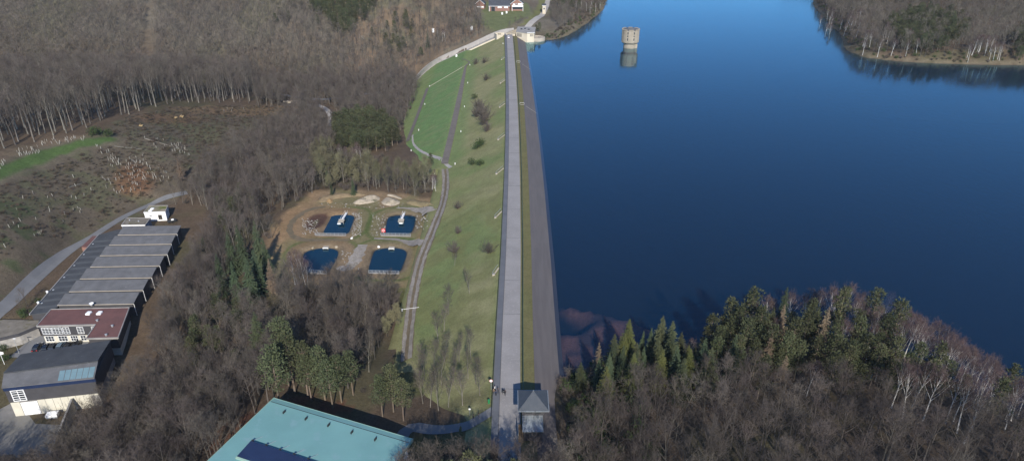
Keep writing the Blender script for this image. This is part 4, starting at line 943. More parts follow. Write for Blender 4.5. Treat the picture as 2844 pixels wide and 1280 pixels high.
CLB = {('tall_pine', 'road'): ('dark pine behind the leafless trees at the road end', 'pines at the road end'), ('spruce', 'left'): ('dark green drooping spruce in the leafless wood beside the ponds', 'spruces beside the ponds'), ('douglas', 'left'): ('single broad green conifer rising from the wood south of the ponds', None),
       ('larch', 'left'): ('pale tan leafless larch standing in the brown valley wood', 'tan larches in the valley wood'), ('tall_pine', 'left'): ('tall pine with bare pale stem behind the teal-roofed hall', 'tall pines behind the teal hall'),
       ('pine', 'left'): ('single green pine scattered among bare trees below the far slope', 'scattered single pines'), ('pine', 'valley'): ('dark pine in the tight clump at the foot of the dam', 'pine clump at the foot of the dam'),
       ('pine', 'far'): ('tall pine in the green patch on the far wooded slope', 'pines on the far slope'), ('pine', 'head'): ('dark pine on the headland beside the lakeside road', 'pines on the headland'), ('pine', 'pen'): ('green pine among birches on the peninsula across the lake', 'pines on the peninsula'),
       ('douglas', 'lake'): ('blue-green bushy conifer on the shore near the dam paving', 'bushy conifers near the dam paving'), ('spruce', 'lake'): ('slim dark spruce on the lake shore below the gatehouse hill', 'slim spruces on the lake shore'), ('yellow_spruce', 'lake'): ('yellow-green conifer on the shore near the dam paving', 'yellow-green conifers on the shore'),
       ('larch', 'lake'): ('tan leafless larch among the lakeside pines', 'tan larches by the lake'), ('pine', 'lake'): ('dark green pine on the near lake shore among white birches', 'pines on the near lake shore')}
pn = sorted([c for c in CON if c[0] in ('pine', 'tall_pine')], key=pxh, reverse=True)[290:]
mass('far_pinewood', 'distant small green pines on the far slope and peninsula', 'wood', [c[:4] for c in pn])
pns = {id(c) for c in pn}
for k, x, y, h, w in [c for c in CON if id(c) not in pns]:
    lb, g = CLB[(k, w)]
    if w == 'lake' and k in ('pine', 'spruce', 'larch'):
        dl = float(sdist(x, y, LAKE)); wz = 'at the water edge below the gatehouse hill' if dl < 8 else 'in the middle of the lakeside conifer belt' if dl < 20 else 'between lakeside conifers and leafless hill wood'
        lb = {'pine': 'dark green pine ', 'spruce': 'slim dark spruce ', 'larch': 'tan leafless larch '}[k]+wz; g = k+' '+wz
    plant(k, {'larch': 'larch_tree', 'pine': 'pine_tree', 'tall_pine': 'pine_tree'}.get(k, 'spruce_tree'), x, y, h, lb, 'tree', g, wf={'valley': 1.6, 'lake': 1.0, 'far': 1.3, 'pen': 1.4}.get(w, 1.1) if 'pine' in k else 1.1)
BL = {'lakebirch': ('white-stemmed leafless birch on the near lake shore', 'birches on the near lake shore'), 'penbirch': ('white-stemmed leafless birch on the peninsula across the lake', 'birches on the peninsula'), 'headbirch': ('white-stemmed leafless birch on the headland tip', 'birches on the headland'), 'leftbirch': ('white-stemmed leafless birch standing in the valley below the dam', 'birches in the valley')}
for k, x, y, h, w in BIR:
    lb, g = BL[w]
    if w == 'lakebirch' and float(sdist(x, y, LAKE)) > 9: lb, g = 'white-stemmed leafless birch standing among the lakeside pines', 'birches among the lakeside pines'
    plant(k, 'birch_tree', x, y, h, lb, 'tree', g)
WLB = {'w': ('pale yellow-green willow beside the sand heaps above the ponds', 'willows above the ponds'), 'w2': ('low olive-yellow willow beside the gravel track', 'willows beside the gravel track'), 'w3': ('single yellowish willow at the end of the ridge wood', None)}
for k, x, y, h, w in WIL: plant(k, 'willow_tree', x, y, h, WLB[w][0], 'tree', WLB[w][1])
# trees and bushes on the dam's grass face
for u, v, h in [(1304, 815, 9), (1263, 738, 7), (1245, 873, 11), (1233, 920, 10), (1218, 950, 10), (1308, 995, 10), (1275, 1005, 9), (1235, 1005, 10), (1205, 1020, 10), (1180, 1040, 10), (1175, 1120, 12), (1195, 1130, 12), (1218, 1140, 13), (1245, 1130, 12), (1285, 1125, 12), (1333, 1098, 9), (1260, 1060, 11), (1300, 1050, 9), (1165, 1075, 11), (1225, 1070, 12), (1320, 1065, 9)]:
    q = hit(u, v); plant('alder', 'alder_tree', q[0], q[1], h, 'slender leafless tree on the grass slope at the near end of the dam', 'tree', 'slender trees on the dam slope')
for u, v, h in [(1320, 180, 5), (1345, 176, 5), (1350, 224, 5), (1335, 312, 8), (1347, 332, 8), (1352, 366, 5.5), (1342, 348, 6), (1340, 322, 7), (1330, 300, 6), (1273, 580, 3.5), (1273, 648, 3.2), (1262, 700, 5), (1358, 702, 4.5), (1325, 325, 6)]:
    q = hit(u, v); plant('shrub', 'leafless_bush', q[0], q[1], h, 'brown leafless bush on the dam grass slope', 'bush', 'leafless bushes on the dam slope')
for u, v, h in [(1318, 275, 3.4), (1326, 412, 4.2), (1312, 458, 3.2), (1332, 460, 3.0), (1336, 405, 3.6)]:
    q = hit(u, v); plant('evergreen', 'evergreen_bush', q[0], q[1], h, 'dark green rounded bush on the dam grass slope', 'bush', 'evergreen bushes on the dam slope')
# undergrowth
def under(poly, step, kinds, hs, world=None, bounds=(-520, 520, 60, 700), dens=1.0):
    X, Y = scatter(*bounds, step); U, V = proj(X, Y, ground(X, Y)); ok = free(X, Y) & (U > -250) & (U < 3100) & (V < 1400) & (V > -60) & (rng.random(X.shape) < dens)
    if poly is not None: ok &= inpoly(U, V, poly)
    if world is not None: ok &= world(X, Y)
    return [(random.choice(kinds), float(x), float(y), random.uniform(*hs)) for x, y in zip(X[ok], Y[ok])]
mass('clearing_brush', 'low brambles and heather brush over the clear-cut hillside', 'brush', under(CC, 2.1, ['bramble', 'bramble', 'shrub', 'shrub'], (.5, 1.2), lambda X, Y: segdist(X, Y, gtrack) > 7.5, (-320, -90, 180, 460), .8))
mass('wood_undergrowth', 'brown leafless undergrowth beneath the trees', 'undergrowth', under(MIDW, 4.2, ['shrub'], (1.2, 3.2), None, (-190, -20, 90, 330), .6)+under(VALLEY, 4.2, ['shrub'], (1.2, 3.5), None, (-260, -30, 270, 640), .6)
     + under([(960, 790), (1140, 790), (1130, 850), (1000, 850), (830, 830), (860, 800)], 2.4, ['shrub'], (2.5, 4.5), None, (-110, -20, 150, 260)))
mass('shore_brush', 'dull evergreen and leafless brush along the lake shores', 'brush', under(None, 3.0, ['evergreen', 'shrub'], (1, 2.4), lambda X, Y: (sdist(X, Y, LAKE) < 9) & (X > 12) & (Y < 220), (8, 320, 90, 220), .6)
     + under(None, 3.4, ['evergreen', 'shrub', 'bramble'], (1, 2.6), lambda X, Y: (sdist(X, Y, LAKE) < 12) & (Y > 470) & (X > 14), (10, 420, 470, 800), .7)
     + under(None, 2.6, ['evergreen', 'evergreen', 'shrub'], (1.5, 3.4), lambda X, Y: (X > 9.5) & (X < 32) & (Y > 98) & (Y < 146), (8, 34, 96, 148), .9))

# ------------------------------------------------------------------ buildings
class B:                                               # a building: an Empty plus parts given in world coordinates
    def __init__(s, name, label, cat, o, group=None):
        s.o = Vector(o); s.t = thing(name, label, cat, o, 0, group)
    def part(s, name, mb, ma, parent=None, loc=None):
        for i, v in enumerate(mb.v): mb.v[i] = (v[0]-s.o[0], v[1]-s.o[1], v[2]-s.o[2])
        return obj(name, mb, ma, parent or s.t)
def quadbar(a, b, w, z0, z1):                          # upright bar between two plan points
    a = np.array(a[:2], float); b = np.array(b[:2], float); d = b-a; d /= np.linalg.norm(d); n = np.array([-d[1], d[0]])*w/2
    return [tuple(a-n), tuple(b-n), tuple(b+n), tuple(a+n)], z0, z1
def window(bd, a, e, s0, s1, z0, z1, nx, ny, out=.06, fw=.12, parent=None, frame='bright_white', pane='glass_dark'):
    e = np.array(e)/np.linalg.norm(e); n = np.array([e[1], -e[0]]); a = np.array(a[:2], float)
    def bar(m, p, q, za, zb, d): 
        A = a+e*p; Bq = a+e*q; m.prism([tuple(A), tuple(Bq), tuple(Bq+n*d), tuple(A+n*d)], za, zb)
    f = MB()
    bar(f, s0, s1, z0, z0+fw, out+.06); bar(f, s0, s1, z1-fw, z1, out+.06); bar(f, s0, s0+fw, z0+fw, z1-fw, out+.05); bar(f, s1-fw, s1, z0+fw, z1-fw, out+.05)
    for k in range(1, nx): x = s0+(s1-s0)*k/nx; bar(f, x-fw*.4, x+fw*.4, z0+fw, z1-fw, out+.04)
    for k in range(1, ny): z = z0+(z1-z0)*k/ny; bar(f, s0+fw, s1-fw, z-fw*.35, z+fw*.35, out+.03)
    w = bd.part('window', f, frame, parent)
    if parent is None:
        for i in range(nx):
            for j in range(ny):
                p = MB(); bar(p, s0+(s1-s0)*i/nx+.03, s0+(s1-s0)*(i+1)/nx-.03, z0+(z1-z0)*j/ny+.03, z0+(z1-z0)*(j+1)/ny-.03, out*.5); bd.part('pane', p, pane, w)
    return w
# -- saw-tooth factory
fx = B('sawtooth_factory', 'long factory with seven grey saw-tooth roof bays stepping along a road', 'factory', (-145, 200, -20.3))
e2 = np.array((math.cos(R(2)), math.sin(R(2))))
lefts = []
for i in range(7):
    FL = np.array((-152.3-1.07*i, 193.9+8.63*i)); W = 24.7 if i < 5 else 24.0-.5*(i-4); FR = FL+e2*W; bk = np.array((-.66, 6.0)); BL, BR = FL+bk, FR+bk
    lefts.append(FL)
    fx.part('bay_wall', MB().prism([tuple(FL+(.1, .15)), tuple(FR+(-.25, .15)), tuple(BR+(-.25, -.12)), tuple(BL+(.1, -.12))], -22, [-15.22, -15.22, -14.42, -14.42]), 'cladding_dark')
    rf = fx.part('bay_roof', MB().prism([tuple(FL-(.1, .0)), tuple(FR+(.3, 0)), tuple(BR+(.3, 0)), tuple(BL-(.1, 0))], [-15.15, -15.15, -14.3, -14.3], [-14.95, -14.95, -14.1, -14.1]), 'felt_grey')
    q, z0, z1 = quadbar(FL+(-.1, -.1), FR+(.5, -.1), .14, -15.12, -14.92); fx.part('gutter', MB().prism(q, z0, z1), 'concrete', rf)
    q, z0, z1 = quadbar(BL+(.3, .02), BR+(-.3, .02), .06, -15.4, -14.4); fx.part('north_light', MB().prism(q, z0, z1), 'glass_dark', rf)
    fx.part('downpipe', MB().tube([(FR[0]+.45, FR[1]-.14, -15), (FR[0]+.5, FR[1]-.14, -19.5)], .09, 5), 'white_paint')
FP = [(-159.0, 189.2), (-152.6, 190.6)]+[tuple(l-(.14, 0)) for l in lefts]+[(-160.2, 252.6), (-162.5, 251.5), (-167.4, 247)]
fx.part('side_wing_wall', MB().prism([(-158.6, 189.6), (-152.6, 190.9)]+[tuple(l-(.3, 0)) for l in lefts]+[(-160.4, 252), (-167, 246.8)], -21.5, -15.9), 'cladding_dark')
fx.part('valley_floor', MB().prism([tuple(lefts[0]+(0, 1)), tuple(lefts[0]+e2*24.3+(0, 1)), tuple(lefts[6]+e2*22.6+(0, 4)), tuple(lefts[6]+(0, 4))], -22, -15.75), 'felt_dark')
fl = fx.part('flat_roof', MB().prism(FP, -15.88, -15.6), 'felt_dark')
for i in range(12):
    y = 194+i*4.35; f0 = np.array((-159.0-8.4*(y-189.2)/57.8+.6, y-.9)); f1 = np.array((-152.7-1.07*(y-193.9)/8.63, y+.5)); q, _, _ = quadbar(f0, f1, 1.5, 0, 0)
    fx.part('felt_strip', MB().prism(q, -15.6, -15.585), 'felt_stripe', fl)
q, _, _ = quadbar((-159.0, 189.2), (-167.4, 247), .3, 0, 0); fx.part('roof_edge', MB().prism(q, -15.9, -15.42), 'grey_concrete', fl)
for u, v in [(107, 843), (132, 813)]: p = px(u, v, -15.6); fx.part('roof_vent', MB().lathe([(.3, -15.6), (.3, -15), (.45, -14.95), (.1, -14.7), (0, -14.7)], 8, p[0], p[1]), 'bright_white', fl)
for k in range(6):
    y = 196+k*8.6; x = -159.0-8.4*(y-189.2)/57.8+.9; fx.part('roof_drain', MB().lathe([(.35, -15.6), (.35, -15.45), (0, -15.4)], 7, x, y), 'galvanised', fl)
p = px(254, 845, -14.3); fx.part('satellite_dish', MB().lathe([(0, -15), (.08, -14.9), (.6, -14.2), (.75, -13.9), (.55, -14.1), (0, -14.3)], 10, p[0], p[1]), 'bright_white')
pr = [px(226, 685, -17.6)[:2], px(246, 686, -17.6)[:2], px(272, 655, -17.6)[:2], px(257, 655, -17.6)[:2]]
fx.part('porch_wall', MB().prism([tuple(q) for q in pr], -20.5, -17.9), 'brick'); fx.part('porch_roof', MB().prism([tuple(q) for q in pr], -17.9, -17.6), 'roof_red')
# -- low office box and white house at its far end
def boxhouse(name, label, pts, zr, zb, wallm, roofm, o_=None):
    w = [tuple(px(u, v, zr)[:2]) for u, v in pts]; c = np.mean(w, axis=0); b = B(name, label, 'building', (c[0], c[1], zb))
    inner = [tuple(c+(np.array(q)-c)*.985) for q in w]
    b.part('wall', MB().prism(inner, zb-1, zr-.3), wallm); b.part('roof', MB().prism(w, zr-.3, zr), roofm)
    for i in range(len(w)):
        a_, b_ = np.array(w[i]), np.array(w[(i+1) % len(w)]); q, _, _ = quadbar(a_, b_, .28, 0, 0); b.part('parapet', MB().prism(q, zr-.32, zr+.14+.002*i), 'white_paint' if i == 0 else 'grey_concrete')
    return b, w, inner
b1, w1, i1 = boxhouse('flat_office', 'low flat-roofed grey building with blue-grey side next to the white house', [(337, 626), (403, 625), (418, 606), (352, 606)], -15.6, -20, 'cladding_blue', 'roof_gravel')
b2, w2, i2 = boxhouse('white_house', 'small white cubic house with mossy flat roof at the end of the factory', [(399, 590), (459, 588), (466, 571), (414, 571)], -15.3, -20, 'bright_white', 'roof_moss')
e = np.array(i2[1])-np.array(i2[0]); Lw = np.linalg.norm(e)
window(b2, i2[0], e, Lw*.62, Lw*.80, -18.9, -16.7, 2, 1, frame='wood', pane='glass_dark'); window(b2, i2[0], e, Lw*.22, Lw*.33, -17.2, -16.8, 3, 1, fw=.06, frame='galvanised')
e = np.array(i2[2])-np.array(i2[1]); window(b2, i2[1], e, 2.5, 4.5, -17.5, -16.3, 2, 1); window(b1, i1[1], np.array(i1[2])-np.array(i1[1]), 1.5, 3.5, -17.6, -16.6, 2, 1)
for u, v in [(418, 584.5), (423, 579.5)]:
    p = px(u, v, -15.1); b2.part('skylight', MB().bbox(p[0]-.7, p[0]+.7, p[1]-.6, p[1]+.6, -15.3, -14.9, .08), 'bright_white')
for u, v in [(360, 611), (385, 614)]: p = px(u, v, -15.4); b1.part('roof_vent', MB().lathe([(.3, -15.6), (.3, -15.2), (0, -15.1)], 7, p[0], p[1]), 'galvanised')
# -- red-roofed hall
rh = B('red_roof_hall', 'dark-clad two-storey hall with red-brown flat roof and white gridded windows', 'building', (-140, 183, -21.5))
RP = [(-152.3, 190.5), (-127.0, 191.6), (-122.0, 174.6), (-131.6, 174.2), (-132.8, 181.7), (-151.1, 180.9)]
c = np.mean(RP, axis=0)
rh.part('wall', MB().prism([(-151.9, 190.1), (-127.4, 191.2), (-122.5, 175), (-131.3, 174.6), (-132.5, 182.05), (-150.8, 181.25)], -18.6, -14.8), 'cladding_dark')
rh.part('ground_floor', MB().prism([(-151.7, 189.9), (-127.6, 191), (-122.8, 175.3), (-131.0, 175), (-132.3, 182.35), (-150.6, 181.55)], -23, -18.6), 'cream_panel')
rf = rh.part('roof', MB().prism(RP, -14.8, -14.5), 'roof_red')
for i in range(6): q, _, _ = quadbar(RP[i], RP[(i+1) % 6], .26, 0, 0); rh.part('roof_edge', MB().prism(q, -14.86, -14.32+.003*i), 'grey_concrete', rf)
A_ = np.array((-150.8, 181.25)); E_ = np.array((-132.5, 182.05))-A_; Lf = np.linalg.norm(E_)
for f0, f1, nx_ in [(.03, .195, 3), (.205, .375, 3), (.39, .50, 2), (.63, .74, 2), (.88, .975, 2)]: window(rh, A_, E_, f0*Lf, f1*Lf, -17.9, -15.4, nx_, 4)
A2 = np.array((-150.6, 181.55)); E2 = np.array((-132.3, 182.35))-A2
for f0, f1, nx_ in [(.02, .17, 3), (.24, .40, 3), (.45, .58, 3), (.62, .72, 2), (.84, .96, 2)]: window(rh, A2, E2, f0*Lf, f1*Lf, -20.9, -18.8, nx_, 2)
for u, v in [(246, 868.5), (276, 868)]:
    p = px(u, v, -14.2); rh.part('skylight', MB().bbox(p[0]-.75, p[0]+.75, p[1]-.9, p[1]+.9, -14.5, -14.0, .15), 'bright_white', rf)
for u, v in [(270, 890), (295, 930), (312, 905)]: p = px(u, v, -14.3); rh.part('roof_vent', MB().lathe([(.3, -14.5), (.3, -14), (.45, -13.95), (0, -13.8)], 7, p[0], p[1]), 'galvanised', rf)
# -- clad lower hall
lh = B('clad_hall', 'dark-clad hall with felt roof, pale panel base and white roller door', 'building', (-132, 158, -24))
zr = -13.4
E0, F0 = px(4, 1076, zr)[:2], px(262, 1049, zr)[:2]; D0, C0 = px(10, 1038, zr+1.1)[:2], px(272, 1004, zr+1.1)[:2]; A0, B0 = px(57, 983, zr+.2)[:2], px(308, 943, zr+.2)[:2]
ax = (F0-E0)/np.linalg.norm(F0-E0); nrm = np.array([-ax[1], ax[0]]); Lh = np.linalg.norm(F0-E0)
lh.part('upper_wall', MB().prism([tuple(E0+nrm*.3+ax*.2), tuple(F0+nrm*.3-ax*.2), tuple(B0-nrm*.3-ax*.3), tuple(A0-nrm*.3+ax*.3)], -19.0, zr-.35), 'cladding_dark')
lh.part('fascia', MB().prism([tuple(E0+nrm*.22), tuple(F0+nrm*.22), tuple(F0+nrm*.6), tuple(E0+nrm*.6)], zr-1.5, zr-.3), 'navy_panel')
lh.part('base_wall', MB().prism([tuple(E0+nrm*.5+ax*.4), tuple(F0+nrm*.5-ax*.4), tuple(B0-nrm*.5-ax*.5), tuple(A0-nrm*.5+ax*.5)], -25, -19.0), 'grey_concrete')
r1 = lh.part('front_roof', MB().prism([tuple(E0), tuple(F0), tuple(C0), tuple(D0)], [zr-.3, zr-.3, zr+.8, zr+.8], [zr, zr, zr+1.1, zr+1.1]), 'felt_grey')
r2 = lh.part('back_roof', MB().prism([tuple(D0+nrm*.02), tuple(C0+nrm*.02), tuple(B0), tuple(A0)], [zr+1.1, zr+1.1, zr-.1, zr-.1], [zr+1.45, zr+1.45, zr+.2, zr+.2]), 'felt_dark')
def onroof(s, t, dz=.0): a = E0*(1-s)+F0*s; b = D0*(1-s)+C0*s; q = a*(1-t)+b*t; return (q[0], q[1], zr+1.1*t+dz)
sk = [onroof(.60, .06, .012), onroof(.99, .06, .012), onroof(.99, .72, .012), onroof(.60, .72, .012)]
for k in range(6):
    f0, f1 = .60+.39*k/6, .60+.39*(k+1)/6-.006
    lh.part('skylight_panel', MB().add([onroof(f0, .06, .02), onroof(f1, .06, .02), onroof(f1, .72, .02), onroof(f0, .72, .02)], [(0, 1, 2, 3)]), 'skylight_teal', r1)
Aw = E0+nrm*.3+ax*.2
window(lh, Aw, ax, Lh*.055, Lh*.20, -18.7, -14.9, 2, 5, fw=.22)
Ab = E0+nrm*.5+ax*.4; Lb = Lh-.8; n_ = np.array([ax[1], -ax[0]])
def slab(s0, s1, z0, z1, d): return MB().prism([tuple(Ab+ax*s0+n_*.005), tuple(Ab+ax*s1+n_*.005), tuple(Ab+ax*s1+n_*d), tuple(Ab+ax*s0+n_*d)], z0, z1)
dr = lh.part('roller_door', slab(2.4, 6.7, -24.0, -19.5, .16), 'bright_white')
for k in range(8): lh.part('door_slat', slab(2.45, 6.65, -23.9+k*.55, -23.9+k*.55+.5, .19), 'bright_white', dr)
lh.part('panel', slab(.0, 2.3, -24.1, -19.1, .2), 'cream_panel')
for k in range(7): s0 = 6.8+k*2.0; lh.part('panel', slab(s0+.04, s0+1.96, -24.1, -19.1, .2), 'cream_panel')
lh.part('lintel', slab(20.6, Lb, -19.5, -19.1, .25), 'cream_panel')
# -- gravel-roofed annex by the car park
GP = [tuple(px(u, v, -17.6)[:2]) for u, v in [(-40, 886), (112, 889), (104, 906), (52, 928), (-40, 950)]]
ga = B('gravel_roof_annex', 'low annex with gravel flat roof and dark edge beside the parked cars', 'building', (GP[1][0]-5, GP[1][1], -21.5))
ga.part('wall', MB().prism([tuple(np.array(q)*.999+np.array((-.1, .15))) for q in GP], -22, -17.9), 'stone'); ga.part('roof', MB().prism(GP, -17.9, -17.6), 'roof_gravel')
for i in range(1, 4): q, _, _ = quadbar(GP[i], GP[i+1], .35, 0, 0); ga.part('roof_edge', MB().prism(q, -18.3, -17.35+.003*i), 'cladding_dark')
yd = [tuple(px(u, v, -24)[:2]) for u, v in [(-60, 1130), (30, 1164), (185, 1150), (160, 1205), (130, 1290), (90, 1420), (-200, 1420)]]
ydo = ribbon('concrete_yard', [px(-70, 1190, -24)[:2], px(30, 1205, -24)[:2], px(170, 1205, -24)[:2]], [9, 8.5, 7], 'yard_concrete', .05, 1.5, 8); tag(ydo, kind='structure')
ydo = ribbon('concrete_yard', [px(-120, 1190, -24)[:2], px(-60, 1290, -24)[:2], px(0, 1420, -24)[:2]], [30, 30, 30], 'yard_concrete', .045, 2, 9); tag(ydo, kind='structure')
tag(ribbon('car_park', [px(60, 962, -21.5)[:2], px(150, 965, -21.5)[:2], px(240, 960, -21.5)[:2]], 11, 'road_grey', .06, 2, 6), kind='structure')
rw_ = B('retaining_wall', 'dark concrete retaining wall beside the yard below the clad hall', 'wall', (*px(196, 1108, -20.5)[:2], -22))
pa_, pb_ = px(200, 1108, -19.8)[:2], px(138, 1262, -19.8)[:2]; q, _, _ = quadbar(pa_, pb_, .4, 0, 0); rw_.part('wall', MB().prism(q, -26, -19.7), 'grey_concrete')
q, _, _ = quadbar(pa_, pb_, .52, 0, 0); rw_.part('coping', MB().prism(q, -19.7, -19.5), 'grey_concrete')

# -- teal-roofed hall
def TL(x, y): return (TEAL_O[0]+TEX[0]*x+TEY[0]*y, TEAL_O[1]+TEX[1]*x+TEY[1]*y)
def TI(u, v, z=0): p = px(u, v, z); dx, dy = p[0]-TEAL_O[0], p[1]-TEAL_O[1]; return dx*TEX[0]+dy*TEX[1], dx*TEY[0]+dy*TEY[1]
th = B('teal_roof_hall', 'large hall with flat teal metal roof and navy roof panel', 'hall', (*TL(19, -22), -8))
TW, TD = 37.8, 50
def tp(x0, x1, y0, y1, z0, z1): return MB().prism([TL(x0, y0), TL(x1, y0), TL(x1, y1), TL(x0, y1)], z0, z1)
th.part('wall', tp(1.0, TW-1.6, -TD+1, -1.2, -10, -.5), 'cladding_dark')
tr = th.part('roof', tp(0, TW, -TD, -1.5, -.55, 0), 'teal_metal')
th.part('roof_slope', MB().prism([TL(0, -1.5), TL(TW, -1.5), TL(TW, 0), TL(0, 0)], [-.55, -.55, -.7, -.7], [.0, .0, -.28, -.28]), 'teal_metal', tr)
th.part('seam', tp(0.1, TW-.1, -1.58, -1.46, 0.003, .03), 'dark_metal', tr)
for a, b, c_, d in [(-.12, 0, -TD, 0), (TW, TW+.12, -TD, 0)]: th.part('roof_edge', tp(a, b, c_, d, -.72, .06), 'teal_trim', tr)
th.part('roof_edge', tp(0, TW, 0, .12, -.85, -.22), 'teal_trim', tr)
for u, v in [(789.5, 1145.5), (850.5, 1163.5), (913, 1181.5), (977.5, 1201.5), (1043, 1221)]:
    x, y = TI(u, v); th.part('vent_fin', tp(x-.1, x+.1, y-.45, y+.45, 0, .55), 'dark_metal', tr)
x0, y0 = TI(697, 1225, .5); x1, y1 = TI(660, 1264, .5)
nv = th.part('navy_roof_panel', MB().prism([TL(x0, y0), TL(x0+26, y0), TL(x0+26, y0-4.6), TL(x0, y0-4.6)], [.0, .0, .0, .0], [.75, .75, .35, .35]), 'navy_panel', tr)
th.part('panel_edge', MB().prism([TL(x0, y0-4.6), TL(x0+26, y0-4.6), TL(x0+26, y0-5.0), TL(x0, y0-5.0)], [0]*4, [.4, .4, .3, .3]), 'teal_trim', nv)
for k in range(5): th.part('stay', MB().tube([(*TL(x0+.3+k*3.7, y0+.1), .7), (*TL(x0+1.0+k*3.7, y0+2.6), .05)], .04, 4), 'galvanised', nv); th.part('stay_foot', tp(x0+.1+k*3.7, x0+.5+k*3.7, y0, y0+.4, .0, .85), 'dark_metal', nv)
th.part('pillar', tp(TW-1.2, TW-.5, -2.6, -1.7, -10, -.6), 'bright_white'); th.part('pillar', tp(TW-1.2, TW-.5, -14, -13.1, -10, -.6), 'bright_white')
for k in range(4): th.part('window', tp(TW-1.6, TW-1.52, -4.5-k*2.3-2.1, -4.5-k*2.3, -6, -2), 'navy_panel')

# -- gatehouse at the near end
gh = B('gatehouse', 'square gatehouse with blue-grey pyramid slate roof and zinc lean-to beside the crest road', 'building', (4.8, 121.7, 0))
xa, xb, ya, yb, ze, zp = 1.35, 8.25, 118.2, 125.3, 5.9, 8.7; ap = (4.8, 121.75, zp)
gh.part('wall', MB().box(2.3, 7.3, 119.3, 124.3, -3, ze-.05), 'cladding_dark')
cs = [(xa, ya, ze), (xb, ya, ze), (xb, yb, ze), (xa, yb, ze)]
for i in range(4): a_, b_ = cs[i], cs[(i+1) % 4]; gh.part('roof_face', MB().add([a_, b_, ap], [(0, 1, 2)]), 'slate')
gh.part('soffit', MB().add([(x, y, z-.12) for x, y, z in cs], [(3, 2, 1, 0)]), 'dark_metal')
for i in range(4): q, _, _ = quadbar(cs[i], cs[(i+1) % 4], .16, 0, 0); gh.part('eaves_gutter', MB().prism(q, ze-.16, ze+.06+.002*i), 'zinc')
for i in range(4): gh.part('hip_cap', MB().tube([cs[i], ap], .07, 4), 'slate')
gh.part('finial', MB().lathe([(.12, zp-.1), (.1, zp+.15), (0, zp+.3)], 6, ap[0], ap[1]), 'zinc')
gh.part('lean_to_wall', MB().box(2.6, 6.6, 115.4, 119.3, -3, 2.7), 'cladding_dark')
lt = gh.part('lean_to_roof', MB().prism([(2.3, 115.0), (6.95, 115.0), (6.95, 119.4), (2.3, 119.4)], [2.75]*4, [2.95, 2.95, 3.75, 3.75]), 'zinc')
for k in range(1, 6): x = 2.3+4.65*k/6; gh.part('seam', MB().add([(x-.03, 115.0, 3.0), (x+.03, 115.0, 3.0), (x+.03, 119.38, 3.79), (x-.03, 119.38, 3.79)], [(0, 1, 2, 3)]), 'galvanised', lt)
gh.part('terrace', MB().box(1.4, 2.55, 114.8, 119.2, -2, 1.2), 'wood'); gh.part('terrace_rail', MB().box(1.28, 1.42, 114.8, 119.2, 1.2, 2.3), 'zinc')
window(gh, (2.3, 119.3), (1, 0), .8, 2.2, 4.3, 5.5, 2, 1, frame='dark_metal'); window(gh, (2.3, 119.3), (1, 0), 2.8, 4.2, 4.3, 5.5, 2, 1, frame='dark_metal')

# -- spillway chute
ch = B('spillway_chute', 'curved concrete spillway chute running down beside the dam grass', 'spillway', (-8, 591, -2))
t = np.gradient(CHS[:, :2], axis=0); t /= np.linalg.norm(t, axis=1)[:, None]; nr = np.stack([t[:, 1], -t[:, 0]], 1)      # nr points to the hill side
def chs(off0, off1, top0, top1):
    m = MB(); n = len(CHS); vs = []
    for i in range(n):
        p = CHS[i]; a = p[:2]+nr[i]*off0; b = p[:2]+nr[i]*off1
        vs += [(*a, p[2]+top0-.0), (*b, p[2]+top0), (*b, p[2]+top1), (*a, p[2]+top1)]
    fs = []
    for i in range(n-1):
        for k in range(4): l = (k+1) % 4; fs.append((i*4+k, i*4+l, i*4+4+l, i*4+4+k))
    return m.add(vs, fs+[(0, 1, 2, 3), (n*4-1, n*4-2, n*4-3, n*4-4)])
ch.part('floor', chs(-5, 5, -.8, 0), 'chute_grey'); ch.part('hill_wall', chs(5, 5.6, -3, 3.6), 'chute_grey'); ch.part('dam_wall', chs(-5.6, -5, -5, .7), 'pale_concrete')
ch.part('wall_coping', chs(-5.7, -4.95, .7, .85), 'grey_concrete'); ch.part('wall_coping', chs(4.95, 5.7, 3.6, 3.75), 'grey_concrete')
gb = B('chute_gauge_house', 'tiny white block standing at the foot of the spillway wall', 'block', (*hit(1268, 158)[:2], gz(*hit(1268, 158)[:2]))); q = gb.o
gb.part('body', MB().bbox(q[0]-.7, q[0]+.7, q[1]-.7, q[1]+.7, q[2]-.5, q[2]+1.9, .1), 'bright_white'); gb.part('lid', MB().bbox(q[0]-.8, q[0]+.8, q[1]-.8, q[1]+.8, q[2]+1.9, q[2]+2.1, .05), 'grey_concrete')

# -- overflow works at the far end
ow = B('overflow_building', 'pale concrete overflow building with slot windows at the far end of the dam', 'building', (11, 580, WL))
OP = [(3.4, 580.5), (12.4, 573.8), (18.2, 574.6), (20, 600), (5, 602)]
ow.part('wall', MB().prism(OP, -14, 3.2), 'pale_concrete')
rf = ow.part('roof', MB().prism([(3.2, 580.2), (12.4, 573.4), (18.6, 574.2), (20.4, 600.4), (5, 602.4)], 3.2, 3.6), 'grey_concrete')
ow.part('roof_edge', MB().prism(quadbar((12.4, 573.4), (18.6, 574.2), .4, 0, 0)[0], 3.6, 3.9), 'white_paint', rf)
for k in range(5):
    a = np.array((3.4, 580.5)); b = np.array((12.4, 573.8)); d = (b-a)/np.linalg.norm(b-a); n = np.array([d[1], -d[0]]); s = 1.0+k*1.0; p0 = a+d*s
    ow.part('window', MB().prism([tuple(p0), tuple(p0+d*.5), tuple(p0+d*.5+n*.04), tuple(p0+n*.04)], -.4, 2.4), 'glass_dark')
